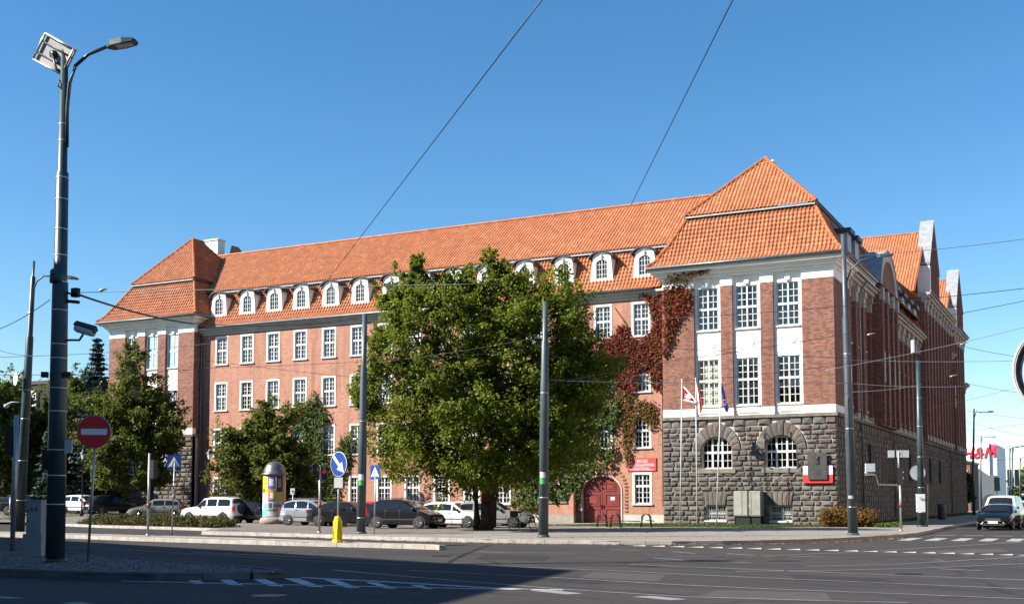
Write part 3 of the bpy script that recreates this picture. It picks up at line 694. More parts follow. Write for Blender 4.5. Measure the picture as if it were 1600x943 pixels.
# other plinth faces: joined stones
def plinth_face(axis, c, u0, u1, z0, z1, excl=lambda z: [], outward=-1, name='plinth_stones', hmin=.3, hmax=.42, wm=.5, wM=.95):
    mb = MB()
    for u, z, w_, h in courses(u0, u1, z0, z1, excl, hmin, hmax, wm, wM):
        v, f = random.choice(BLK); dep = random.uniform(.09, .17)
        if axis == 'y': mb.add([(u + x * (w_ - GAP), c + y * dep, z + zz * (h - GAP)) for x, y, zz in v], f)
        else: mb.add([(c - y * dep * (-outward), u + x * (w_ - GAP), z + zz * (h - GAP)) for x, y, zz in v], f)
    stuff(mb.build(name, 'stone_i', B, False, False))
def excl_left(z):
    e = []
    for xc in (-73.9, -70.3):
        if z > 4.6 and z < 6.4: e.append((xc - .9, xc + .9))
        elif z > 3.6 and z <= 4.6: e.append((xc - .85, xc + .85))
    return e
MB().box(-76.8, -67.2, FY + .05, FY + .4, .3, 7.0).box(-67.25, -67.2, FY + .05, WY + .2, .3, 7.0).build('plinth_core', 'mortar', B)
plinth_face('y', FY + .03, -76.85, -67.12, .6, 7.0)
plinth_face('x', -67.2, FY, WY + .1, .6, 7.0, outward=1)
MB().box(-76.9, -67.05, FY - .12, WY, 6.98, 7.16).build('string_course', 'ashlar', B)
for xc in (-73.9, -70.3):
    place_window(KA, xc, FY - .35, 3.9, cur='none', name='arched_window')
    for k in range(9):
        a0, a1 = PI * k / 9, PI * (k + 1) / 9
        wedge((xc + 1.0 * math.cos(a0), 5.3 + .75 * math.sin(a0)), (xc + 1.0 * math.cos(a1), 5.3 + .75 * math.sin(a1)), (xc + 1.6 * math.cos(a1), 5.3 + 1.5 * math.sin(a1)), (xc + 1.6 * math.cos(a0), 5.3 + 1.5 * math.sin(a0)), FY - .1, .2).build('voussoir', 'ashlar', B, False)
# ---- street side: deep pilasters, round gable, two tall transverse gables
def side_run(X, y0, y1, ztop, bay, cap=True, rec=.26, pw=.75):
    n = max(1, round((y1 - y0) / bay)); st = (y1 - y0) / n
    mb = MB(); ops_ = []
    for k in range(n):
        yc = y0 + (k + .5) * st
        for zb, zt in ((8.0, 10.7), (12.3, 14.9)):
            if zt < ztop - .5: ops_.append((yc - .45, yc + .45, zb, zt))
    grid_wall(mb, 'x', X - rec, y0, y1, 7.1, ztop, ops_); mb.build('side_wall', 'brick_pav', B)
    for a, b, zb, zt in ops_: place_window(KS if zt - zb > 2.65 else KS2, X - rec, 0, zb, PI / 2, cur='none').location = (X - rec, (a + b) / 2, zb)
    for k in range(n + 1):
        yc = y0 + k * st; a, b = max(y0, yc - pw / 2), min(y1, yc + pw / 2)
        MB().box(X - rec - .02, X, a, b, 7.16, ztop - 1.1).build('side_pilaster', 'brick_pav', B)
        MB().prism([(X - rec, 0), (X + .06, 0), (X + .06, .4), (X - .05, .75), (X - rec, 1.1)] if False else [(X - rec, 0), (X + .02, 0), (X + .1, .35), (X + .1, .6), (X + .22, 1.1), (X - rec, 1.1)], a - .04, b + .04).build('pilaster_capital', 'grey_plaster', B) if False else \
            MB().box(X - rec, X + .06, a - .03, b + .03, ztop - 1.1, ztop - .45).box(X - rec, X + .16, a - .06, b + .06, ztop - .45, ztop).build('pilaster_capital', 'grey_plaster', B)
        MB().box(X - rec, X + .05, a - .03, b + .03, 7.16, 7.6).build('pilaster_foot', 'grey_plaster', B)
    MB().box(X - rec - .2, X + .3, y0, y1, ztop, ztop + .22).box(X - rec - .2, X + .52, y0, y1, ztop + .22, ztop + .42).build('side_cornice', 'grey_plaster', B)
    gutter([(X + .6, y0, ztop + .46), (X + .6, y1, ztop + .46)])
KS = rect_window(.9, 2.7, 2, 3, 3, .55, 0, .14); KS2 = rect_window(.9, 2.6, 2, 3, 3, .5, 0, .14)
MB().box(SX - .4, SX, FY + .4, 77.9, 7.66, 15.66).build('brick_pier', 'brick_pav', B)
MB().box(SX - .4, SX + .02, FY + .4, 77.9, 15.66, 16.28).build('pier_cap', 'white', B); MB().box(SX - .4, SX + .02, FY + .4, 77.9, 7.16, 7.66).build('pier_foot', 'white', B)
side_run(SX, 77.9, 86.0, 16.3, 2.7)
side_run(SX, 93.6, 110.4, 16.0, 2.4)
side_run(SX + .5, 110.4, 130.6, 20.2, 2.25)
side_run(SX, 130.6, 134.0, 17.0, 2.0)
side_run(SX + .45, 134.0, 143.2, 20.0, 2.25)
side_run(SX, 143.2, 147.0, 14.8, 1.9)
for bb_ in ((SX - 1, SX + .5, 110.36, 110.44, 7, 20.2), (SX - 1, SX + .45, 133.96, 134.04, 7, 20.2), (SX - 8, SX, 146.95, 147, 0, 15)): MB().box(*bb_).build('block_return', 'brick_pav', B)
# round gable
RX = SX + .55; yc, hw = 89.8, 3.6
mb = MB(); n = 18; arc = [(yc - hw * math.cos(PI * k / n), 16.9 + 3.15 * math.sin(PI * k / n)) for k in range(n + 1)]
mb.prism([(yc - hw, 7.1)] + arc + [(yc + hw, 7.1)], SX - .4, RX, 'yz'); mb.build('round_gable_wall', 'brick_pav', B)
tr = MB(); arc2 = [(yc - (hw + .32) * math.cos(PI * k / n), 16.9 + 3.4 * math.sin(PI * k / n)) for k in range(n + 1)]
arc3 = [(yc - (hw - .5) * math.cos(PI * k / n), 16.9 + 2.65 * math.sin(PI * k / n)) for k in range(n + 1)]
for k in range(n): tr.prism([arc2[k], arc2[k + 1], arc3[k + 1], arc3[k]], RX - .1, RX + .16, 'yz')
tr.build('gable_arch_band', 'grey_plaster', B)
zc = MB()
for k in range(n): zc.prism([arc2[k], arc2[k + 1], (arc2[k + 1][0], arc2[k + 1][1] + .07), (arc2[k][0], arc2[k][1] + .07)], SX - 2.6, RX + .22, 'yz')
zc.build('barrel_roof', 'zinc', B)
for y in (yc - hw + .35, yc - 1.2, yc + 1.2, yc + hw - .35):
    MB().box(RX - .05, RX + .22, y - .3, y + .3, 7.2, 16.2).build('gable_pilaster', 'brick_pav', B)
    MB().box(RX - .05, RX + .3, y - .34, y + .34, 16.2, 17.1).build('gable_capital', 'grey_plaster', B)
    MB().box(RX - .05, RX + .28, y - .2, y + .2, 10.2, 12.4).build('gable_ornament', 'grey_plaster', B)
MB().quad((-14.3, 77.5, 17.0), (-14.3, 86.2, 17.0), (-16.0, 86.2, 20.4), (-16.0, 77.5, 20.4)).build('sheet_metal_slope', 'slate_blue', B)
MB().quad((-14.3, 93.4, 16.5), (-14.3, 110.4, 16.5), (-16.6, 110.4, 20.7), (-16.6, 93.4, 20.7)).build('side_roof_low', 'tile', B)
for y, z in ((77.0, 17.3), (79.6, 17.3), (96.2, 16.6), (99.6, 16.6), (103.0, 16.6), (106.4, 16.6)):
    MB().box(-16.6, -14.75, y, y + 1.3, z, z + 1.95).build('side_dormer', 'zinc', B); MB().box(-17.2, -14.5, y - .15, y + 1.45, z + 1.95, z + 2.25).build('dormer_cap', 'dark_cap', B)
for y in (81.0, 94.2, 131.0):
    MB().tube([(SX + .6, y, 16.6), (SX + .2, y, 16.0), (SX + .12, y, 15.4), (SX + .12, y, .4)], .06, 8).build('downpipe', 'gutter', B, True)
def cross_gable(yc, zr, zc_, hw, X, yfront):
    """transverse roof with its gable wall on the street"""
    k = (zr - 20.5) / (yc - yfront)
    pantile('cross_roof', (-46, yfront, 0), (1, 0, 0), (0, 1, 0), [(0, 20.5), (yc - yfront, zr)], 46 + X - .6)
    MB().quad((-46, yc, zr), (X - .6, yc, zr), (X - .6, yc + 9, 20.0), (-46, yc + 9, 20.0)).build('rear_roof', 'tile', B)
    ridge([(-45, yc, zr + .05), (X - .8, yc, zr + .05)])
    zs = zc_; pk = zr + .85
    mb = MB().prism([(yc - hw, 19.8), (yc - hw, zs), (yc, pk), (yc + hw, zs), (yc + hw, 19.8)], X - .7, X, 'yz'); mb.build('gable_wall', 'brick_pav', B)
    for s_ in (-1, 1):
        MB().prism([(yc + s_ * (hw + .25), zs - .2), (yc, pk + .1), (yc, pk + .32), (yc + s_ * (hw + .3), zs + .02)], X - 1.1, X + .16, 'yz').build('gable_coping', 'zinc', B)
        MB().box(X - 1.0, X + .12, yc + s_ * hw - .3, yc + s_ * hw + .3, 20.6, zs - .3).build('gable_shoulder', 'white', B)
    for y in np.linspace(yc - hw + .7, yc + hw - .7, 6):
        zt = zs + (pk - zs) * (1 - abs(y - yc) / hw) - .5
        MB().box(X - .02, X + .16, y - .2, y + .2, 20.7, zt).build('gable_lisene', 'brick_pav', B)
    MB().box(X - 1.2, X + .5, yc - hw - .6, yc + hw + .6, 20.4, 20.66).build('gable_cornice', 'grey_plaster', B)
cross_gable(117.3, 27.6, 24.0, 3.3, SX + .5, 108.8)
cross_gable(138.7, 26.6, 23.2, 3.2, SX + .45, 131.0)
MB().quad((-14.4, 118, 20.6), (-14.4, 134, 20.6), (-19, 134, 24), (-19, 118, 24)).build('side_roof_low', 'tile', B)
MB().box(-15.3, -14.95, FY + .1, 147, 0, 7.0).build('plinth_core', 'ashlar', B)
plinth_face('x', SX - .0, FY + .0, 147, .1, 6.95, outward=1, wm=.6, wM=1.1, hmin=.34, hmax=.46)
MB().box(SX - .3, SX + .16, FY + .3, 147, 6.95, 7.16).build('string_course', 'ashlar', B)
MB().box(SX - .3, SX + .02, 77.9, 147, 7.16, 7.3).build('plinth_band', 'grey_plaster', B)
for y in (84, 97.5, 102.5, 115, 122):
    MB().box(SX - .1, SX + .14, y, y + 1.6, 3.4, 5.6).build('side_window', 'room', B)
# sign, plaque, cabinet and other things fixed to the front: things of their own
sgn = thing('office_sign', 'red wall sign with white lettering between two white windows beside the gate', 'sign', (-28.06, WY - .02, 3.7))
MB().box(-29.1, -27.02, WY - .07, WY - .02, 3.68, 4.56).build('board', plain('sign_board_red', (.50, .045, .045), .45), sgn)
for s_, z, h in (('URZĄD', 4.34, .27), ('MARSZAŁKOWSKI', 4.08, .265), ('WOJEWÓDZTWA', 3.87, .14), ('WARMIŃSKO-MAZURSKIEGO', 3.76, .13)):
    o = put('lettering', text_mesh(s_, h, 'sign_white'), sgn); o.location = (-28.06, WY - .075, z); o.rotation_euler = (PI / 2, 0, 0)
    bb = [v[0] for v in o.bound_box]; wdt = max(bb) - min(bb)
    if wdt > 1.8: o.scale = (1.8 / wdt, 1, 1)
pq = thing('memorial_plaque', 'dark bronze memorial plaque over a white and red band on the stone plinth', 'plaque', (-15.95, FY - .1, 2.8))
a, b = onY(1263, 752, FY - .2), onY(1292, 706, FY - .2)
MB().box(a.x, b.x, FY - .3, FY - .18, a.z + .14, b.z).build('tablet', 'bronze', pq)
zr0, zr1, zw = onY(1280, 754, FY).z, onY(1280, 741, FY).z, onY(1280, 727, FY).z
MB().box(a.x - .32, b.x + .32, FY - .19, FY - .1, zr1, zw).build('band_white', 'sign_white', pq)
MB().box(a.x - .32, b.x + .32, FY - .19, FY - .1, zr0, zr1 - .003).build('band_red', plain('flag_red', (.55, .02, .025), .6), pq)
cx = (a.x + b.x) / 2
rel = MB().lathe([(.001, -.1), (.09, -.08), (.12, -.02), (.12, .0)], 12, (cx, FY - .3, b.z - .38), 'y').box(cx - .1, cx + .1, FY - .36, FY - .3, b.z - .72, b.z - .48).box(cx - .15, cx + .13, FY - .37, FY - .3, b.z - .3, b.z - .24)
rel.build('portrait_relief', plain('plaque_relief', (.05, .048, .045), .5, .5), pq)
lines = MB()
for k, hwid in enumerate((.3, 0, .22, .26, .3, .28, .2)):
    if hwid: lines.box(cx - hwid, cx + hwid, FY - .312, FY - .3, b.z - .86 - k * .1, b.z - .83 - k * .1)
lines.build('raised_lines', 'bronze', pq)
cb = thing('utility_cabinet', 'dull steel utility cabinet standing against the stone plinth', 'cabinet', (-20.5, FY - .6, .15))
a, b = onY(1146, 806, FY - .9), onY(1188, 766, FY - .9)
MB().box(a.x, b.x, FY - .9, FY - .1, .72, b.z).build('body', 'cabinet', cb)
MB().box(a.x + .05, b.x - .05, FY - .8, FY - .1, .15, .72).build('base', 'black', cb)  # black block stands in for the dark shading under the hung cabinet
wd = (b.x - a.x) / 3
for k in range(3): MB().box(a.x + k * wd + .03, a.x + (k + 1) * wd - .03, FY - .925, FY - .9, .78, b.z - .06).build('door', 'cabinet', cb)
MB().prism([(a.x + 1.5 * wd - .02, 1.3), (a.x + 1.5 * wd + .2, 1.3), (a.x + 1.5 * wd + .09, 1.5)], FY - .935, FY - .925).build('warning_label', 'yellow', cb)
# ================================================================== GROUND
PZ = .15
road = struct(MB().add([(-700, -300, 0), (700, -300, 0), (700, 1200, 0), (-700, 1200, 0)], [(0, 1, 2, 3)]).build('road', 'asphalt'))
PAVE = [(-41.5, 46.2), (-40.3, 44.6), (-37.3, 44.2), (-33.4, 43.6), (-29.9, 42.3), (-25.7, 41.4), (-22.2, 41.1), (-19.7, 41.2), (-16.9, 41.6), (-14.8, 42.4), (-13, 43.8), (-10.8, 46.8), (-9.6, 50.4), (-8.6, 54.7), (-8.25, 58.1), (-8.3, 62.8), (-8.9, 84.5), (-9.4, 150), (-9.6, 320)]
BACK = [(-150, 320), (-150, 60), (-77.4, 60.2), (-62, 55.2), (-55.9, 52.8), (-51.6, 51.9), (-46.3, 50.6), (-44.4, 49.9)]
pave = MB().add([(x, y, PZ) for x, y in PAVE + BACK], [tuple(range(len(PAVE + BACK)))]); pave = struct(pave.build('pavement', 'pavement'))
def resample(pts, step):
    pts = [Vector(p_) for p_ in pts]; out = [pts[0]]; acc = 0
    for a, b in zip(pts, pts[1:]):
        L = (b - a).length; d = step - acc
        while d <= L: out.append(a.lerp(b, d / L)); d += step
        acc = L - (d - step)
    if (out[-1] - pts[-1]).length > .12: out.append(pts[-1])
    return out
def kerbs(pts, parent, mat, inner=.16, top=PZ + .01, step=1.0, closed_dir=1):
    q = resample(pts, step)
    for a, b in zip(q, q[1:]):
        d = (b - a).normalized(); nrm = Vector((-d.y, d.x)) * closed_dir; g = .008
        a2, b2 = a + d * g, b - d * g; j = random.uniform(-.006, .006)
        v = [(a2.x, a2.y, -.02), (b2.x, b2.y, -.02), (b2.x + nrm.x * inner, b2.y + nrm.y * inner, -.02), (a2.x + nrm.x * inner, a2.y + nrm.y * inner, -.02)]
        t_ = [(x + (nrm.x * .02 if k < 2 else 0), y + (nrm.y * .02 if k < 2 else 0), top + j) for k, (x, y, _) in enumerate(v)]
        c_ = [(x, y, top - .025 + j) for x, y, _ in v[:2]]
        MB().add(v + t_ + c_, [(0, 1, 9, 8), (8, 9, 5, 4), (4, 5, 6, 7), (1, 2, 6, 5, 9), (3, 0, 8, 4, 7), (2, 3, 7, 6)]).build('kerb_stone', mat, parent)
kerbs(PAVE[:16], pave, 'kerb')
kerbs([(-8.3, 62.8), (-8.9, 84.5), (-9.15, 112)], pave, 'kerb', step=2.0)
kerbs([(-62, 55.2), (-55.9, 52.8), (-51.6, 51.9), (-46.3, 50.6), (-44.4, 49.9), (-41.5, 46.2)], pave, 'kerb')
pv = poly_sheet([(-50, 53), (-44, 50.6), (-41.2, 46.6), (-37, 44.8), (-33, 44.5), (-28, 46), (-28, 70), (-50, 70)], PZ + .005, 'pavers', 'parking_pavers'); struct(pv)
# long narrow island with the yellow bollard
ISA_N = [(-60, 38.4), (-46.1, 37.5), (-40.6, 37.2), (-35.9, 36.2), (-30, 35.5), (-26.6, 35.1), (-23.1, 34.95), (-20.4, 34.6)]
ISA_F = [(-21.4, 35.35), (-25, 35.9), (-30.8, 37.5), (-36.8, 38.5), (-46, 39.6), (-60, 40.4)]
isa = MB().add([(x, y, PZ) for x, y in ISA_N + ISA_F], [tuple(range(len(ISA_N + ISA_F)))]); isa = struct(isa.build('traffic_island', 'pavement'))
kerbs(ISA_N, isa, 'kerb'); kerbs([ISA_N[-1]] + ISA_F, isa, 'kerb')
# foreground island with cobbles
ISB_N = [(-34, 18.4), (-27, 18.1), (-22.3, 18.15), (-19.7, 18.2), (-18.3, 18.45), (-17.3, 19.1), (-16.5, 19.9)]
ISB_F = [(-16.0, 20.5), (-17.4, 21.2), (-20.1, 22.1), (-22.8, 23.1), (-28.6, 24.9), (-31.2, 25.6), (-36, 26.6)]
isb = MB().add([(x, y, PZ - .02) for x, y in ISB_N + ISB_F], [tuple(range(len(ISB_N + ISB_F)))]); isb = struct(isb.build('cobbled_island', 'kerb_dark'))
kerbs(ISB_N, isb, 'kerb_dark', top=PZ + .03); kerbs([ISB_N[-1]] + ISB_F, isb, 'kerb_dark', top=PZ + .03)
def inside(x, y, poly):
    r = False; n = len(poly)
    for i in range(n):
        x1, y1 = poly[i]; x2, y2 = poly[(i + 1) % n]
        if (y1 > y) != (y2 > y) and x < (x2 - x1) * (y - y1) / (y2 - y1) + x1: r = not r
    return r
cm, t_, b_ = nodes('grey_cobble'); t_.links.new(ramp(t_, island_random(t_), [(0, (.085, .082, .08)), (.5, (.13, .126, .12)), (1, (.19, .182, .174))]), b_.inputs['Base Color']); b_.inputs['Roughness'].default_value = .8
cob = MB(); y = 18.2
while y < 26.6:
    x = -36 + random.random() * .1
    while x < -15.9:
        s_ = random.uniform(.10, .13)
        if inside(x, y, ISB_N + ISB_F) and inside(x, y - .2, ISB_N + ISB_F) and inside(x + .2, y + .1, ISB_N + ISB_F):
            h = PZ + .005 + random.uniform(0, .018); e = s_ * .47; i_ = s_ * .3; tl = random.uniform(-.006, .006)
            cob.add([(x - e, y - e, PZ - .02), (x + e, y - e, PZ - .02), (x + e, y + e, PZ - .02), (x - e, y + e, PZ - .02), (x - i_, y - i_, h), (x + i_, y - i_, h + tl), (x + i_, y + i_, h + tl), (x - i_, y + i_, h)],
                    [(4, 5, 6, 7), (0, 1, 5, 4), (1, 2, 6, 5), (2, 3, 7, 6), (3, 0, 4, 7)])
        x += s_ + .012
    y += .125
stuff(cob.build('cobbles', cm, isb, False, False))
# rising forecourt by the far pavilion (lawn and drive)
def gz(x, y):
    s1 = min(1, max(0, (-x - 57) / 12)); s1 = s1 * s1 * (3 - 2 * s1); s2 = min(1, max(0, (y - 57) / 12)); return PZ + .012 + .62 * s1 * s2 * (1 if True else 0)
fc = MB(); xs = [-57 - k * 2 for k in range(0, 46)]; ys = [57 + k * 2 for k in range(0, 40)]
for i, x in enumerate(xs):
    for y in ys: fc.v.append((x, y, gz(x, y)))
for i in range(len(xs) - 1):
    for j in range(len(ys) - 1): k = i * len(ys) + j; fc.f.append((k, k + 1, k + len(ys) + 1, k + len(ys)))
struct(fc.build('forecourt', 'pavers'))
def ground_leaves(name, pts, mat, size, zf, parent=None):
    V = []; Fq = []
    for x, y in pts:
        a = random.random() * 2 * PI; s_ = size * random.uniform(.6, 1.3); z = zf(x, y); k = len(V)
        c, d = math.cos(a) * s_, math.sin(a) * s_
        V += [(x - c, y - d, z), (x + d * .6, y - c * .6, z + random.uniform(0, .03)), (x + c, y + d, z + random.uniform(0, .02)), (x - d * .6, y + c * .6, z + random.uniform(0, .03))]; Fq.append((k, k + 1, k + 2, k + 3))
    return stuff(put(name, np_mesh(name, np.array(V), np.array(Fq), mat), parent))
def grass_patch(poly, zf, n, h=.09):
    xs_, ys_ = [p_[0] for p_ in poly], [p_[1] for p_ in poly]
    base = MB().add([(x, y, zf(x, y) + .006) for x, y in poly], [tuple(range(len(poly)))]).build('lawn', 'grass'); struct(base)
    V = []; Fq = []
    while len(Fq) < n:
        x, y = random.uniform(min(xs_), max(xs_)), random.uniform(min(ys_), max(ys_))
        if not inside(x, y, poly): continue
        a = random.random() * PI; w_ = .02; z = zf(x, y); k = len(V); hh = h * random.uniform(.5, 1.3); lx, ly = random.uniform(-.05, .05), random.uniform(-.05, .05)
        c, d = math.cos(a) * w_, math.sin(a) * w_
        V += [(x - c, y - d, z), (x + c, y + d, z), (x + lx, y + ly, z + hh)]; Fq.append((k, k + 1, k + 2))
    o = tag(stuff(put('grass', np_mesh('grass', np.array(V), np.array(Fq), 'leaf_ivy'))), 'short green grass growing over the lawn strip', 'grass')
    return o
g1 = [(-31.5, 64.0), (-24, 64.4), (-19, 65.2), (-15.2, 68.2), (-14.0, 69), (-14.0, 72.6), (-26.2, 72.7), (-26.6, 73.4), (-29.2, 73.4), (-29.2, 69)]
grass_patch(g1, lambda x, y: PZ, 9000)['label'] = 'short green grass along the foot of the stone plinth'
grass_patch([(-13.9, 72.8), (-13.2, 73), (-13.6, 140), (-14.7, 140)], lambda x, y: PZ, 5000, .2)['label'] = 'rough grass verge beside the shaded street facade'
grass_patch([(-66, 61), (-57.5, 58), (-60, 66), (-70, 70)], lambda x, y: gz(x, y) + .02, 6000)['label'] = 'grass patch behind the low shrub bed'
grass_patch([(-120, 66), (-74, 58.5), (-70, 64), (-88, 80), (-120, 84)], lambda x, y: gz(x, y) + .03, 12000)['label'] = 'lawn under the trees left of the far pavilion'
# fallen leaves in the gutter and on the pavement
pts = []
for a, b in zip(PAVE[3:14], PAVE[4:14]):
    L = math.hypot(b[0] - a[0], b[1] - a[1])
    for _ in range(int(L * 70)):
        t_ = random.random(); off = -abs(random.gauss(0, .28)) - .03
        dx, dy = (b[0] - a[0]) / L, (b[1] - a[1]) / L
        pts.append((a[0] + (b[0] - a[0]) * t_ - dy * off * 1, a[1] + (b[1] - a[1]) * t_ + dx * off))
pts = [p_ for p_ in pts if random.random() < (.35 if p_[0] < -19 else 1)]
tag(ground_leaves('fallen_leaves', pts, 'dead_leaf', .05, lambda x, y: .012), 'dry brown leaves drifted along the kerb', 'leaves')
pts = [(random.uniform(-34, -12), random.uniform(43.5, 63)) for _ in range(500)]; pts = [p_ for p_ in pts if inside(p_[0], p_[1], PAVE + BACK)]
tag(ground_leaves('fallen_leaves', pts, 'dead_leaf', .045, lambda x, y: PZ + .008), 'scattered dry leaves on the pale pavement', 'leaves')
# ---- road markings and rails, children of the road
def strip(pxs, w_, mat, name, z=.005):
    P = [onZ(x, y, 0) for x, y in pxs]; mb = MB(); L, Rr = [], []
    for i, p_ in enumerate(P):
        d = (P[min(i + 1, len(P) - 1)] - P[max(i - 1, 0)]).normalized(); n = Vector((-d.y, d.x, 0)) * w_ / 2
        L.append((p_.x + n.x, p_.y + n.y, z)); Rr.append((p_.x - n.x, p_.y - n.y, z))
    for i in range(len(P) - 1): mb.quad(L[i], Rr[i], Rr[i + 1], L[i + 1])
    return mb.build(name, mat, road)
def patch(pxs, mat, name, z=.005):
    return MB().add([tuple(onZ(x, y, 0))[:2] + (z,) for x, y in pxs], [tuple(range(len(pxs)))]).build(name, mat, road)
for k in range(21):                                             # give-way teeth
    x = 985 + k * 30.2; y = 851.6 + (x - 985) * .0246
    patch([(x, y + .4), (x + 23, y - .9), (x + 24, y + 1.2)], 'paint', 'give_way_tooth')
for k in range(6):                                              # zebra on the side street
    x0 = -8.1 + k * 1.05; MB().quad((x0, 51.6 + k * .25, .005), (x0 + .55, 51.6 + k * .25, .005), (x0 + .55, 55.6 + k * .2, .005), (x0, 55.6 + k * .2, .005)).build('zebra_stripe', 'paint_zebra', road)
for k in range(6):
    x0 = -7.6 + k * 1.3; MB().quad((x0, 60.0, .005), (x0 + .9, 60.0, .005), (x0 + .9, 60.5, .005), (x0, 60.5, .005)).build('stop_bar', 'paint_worn', road)
strip([(190, 907), (480, 913.5), (760, 919.5), (880, 921)], .14, 'paint_hatch', 'hatch_outline')
strip([(470, 901.5), (600, 908), (760, 917.5), (830, 920.4)], .2, 'paint_hatch', 'hatch_outline')
for a, b, c, d in (((293, 906), (313, 906), (320, 911.5), (305, 911.5)), ((342, 905), (361, 905), (381, 914), (357, 913)), ((394, 904), (414, 904), (445, 915.5), (421, 914.8)), ((443, 903), (466, 903), (507, 917), (483, 916)), ((505, 904), (528, 906), (563, 918), (540, 917.6)), ((570, 908.5), (590, 909.7), (620, 919), (602, 918.6)), ((640, 913), (660, 914), (676, 919.6), (662, 919.3))):
    patch([a, b, c, d], 'paint_hatch', 'hatch_stripe')
for a, b in (((827, 922), (911, 928)), ((987, 931.5), (1074, 937)), ((-30, 932), (40, 935)), ((96, 941), (150, 945))):
    x0, y0 = a; x1, y1 = b; patch([(x0, y0), (x0 + 30, y0 - 1.2), (x1, y1 - 1.5), (x1 - 26, y1)], 'paint_worn', 'lane_dash')
for a, b in (((1019, 871), (1068, 874)), ((1122, 876), (1172, 878.5)), ((1050, 861.2), (1086, 864)), ((1234, 868), (1288, 869.5)), ((1135, 864), (1178, 867)), ((955, 858), (1000, 859.6)), ((750, 861), (790, 862)), ((1460, 874), (1474, 874.8)), ((1466, 888), (1536, 891))):
    strip([a, b], .13, 'paint_worn', 'lane_dash')
strip([(160, 856), (330, 866), (480, 875), (640, 881.5)], .10, 'paint_worn', 'edge_line'); strip([(0, 851), (160, 856)], .10, 'paint_worn', 'edge_line'); strip([(735, 861), (760, 862), (900, 863.5)], .1, 'paint_worn', 'edge_line')
rail = plain('polished_rail', (.46, .45, .43), .35, .35, .3, 3)
for pts_ in ([(640, 890.5), (750, 895.6), (900, 903.5), (1046, 912.3), (1186, 918.8), (1400, 927), (1600, 935)], [(520, 890), (700, 905.5), (880, 920), (1065, 931.5), (1250, 937), (1420, 941)],
             [(640, 878), (800, 884.5), (950, 890.5), (1157, 900.7), (1400, 911), (1600, 919.5)], [(980, 881), (1198, 890), (1400, 898), (1600, 905.5)],
             [(1150, 892), (1300, 890.5), (1450, 886.5), (1600, 880)], [(1190, 868), (1340, 862), (1470, 854), (1600, 845.5)], [(1260, 884), (1400, 881), (1520, 874), (1600, 869)], [(300, 862), (480, 870), (640, 876.5), (800, 880)]):
    strip(pts_, .065, rail, 'tram_rail', .007)
    P = [onZ(x, y, 0) for x, y in pts_]; 
ra_ = plain('asphalt_repair', (.030, .028, .027), .85, 0, .25, 3, .18); rb_ = plain('asphalt_pale_repair', (.066, .061, .057), .85, 0, .2, 3, .18)
for pts_, m_ in (([(930, 893), (1040, 897), (1030, 907), (900, 902)], rb_), ([(1240, 898), (1380, 903), (1400, 911), (1240, 906)], ra_), ([(760, 866), (860, 869), (850, 876), (740, 872)], ra_), ([(1120, 921), (1290, 925), (1300, 938), (1090, 932)], rb_), ([(880, 900), (960, 905), (930, 912), (850, 906)], ra_), ([(1450, 860), (1560, 856), (1580, 861), (1450, 866)], rb_), ([(330, 858), (450, 861), (450, 865), (320, 862)], ra_)):
    patch(pts_, m_, 'asphalt_patch', .003)
for px, py in ((1010, 884), (1420, 896), (690, 868), (420, 930)):
    c_ = onZ(px, py, 0); MB().lathe([(.32, .001), (.32, .008), (.27, .012), (.001, .012)], 18, (c_.x, c_.y, 0)).build('manhole_cover', 'iron', road)
dk = plain('tar_seam', (.035, .033, .033), .6, 0, .2)  # tar of the seams, also colours the lamp shadow painted below
for pts_ in ([(700, 903), (900, 917), (1060, 928)], [(1010, 871.5), (1130, 882), (1290, 884)], [(960, 884), (1000, 876), (1040, 866)], [(1320, 873), (1430, 869), (1600, 862)]): strip(pts_, .07, dk, 'tar_seam', .0055)
for c_, a, b in (((1020, 866.6), 30, 1.3), ((1130, 867.5), 16, 1.0), ((1455, 858.8), 5, .8)):  # the first ellipse paints the lamp head's cast shadow on the road
    patch([(c_[0] + a * math.cos(t), c_[1] + b * math.sin(t)) for t in np.linspace(0, 2 * PI, 12)[:-1]], dk, 'shadow_and_tar_patch', .0045)
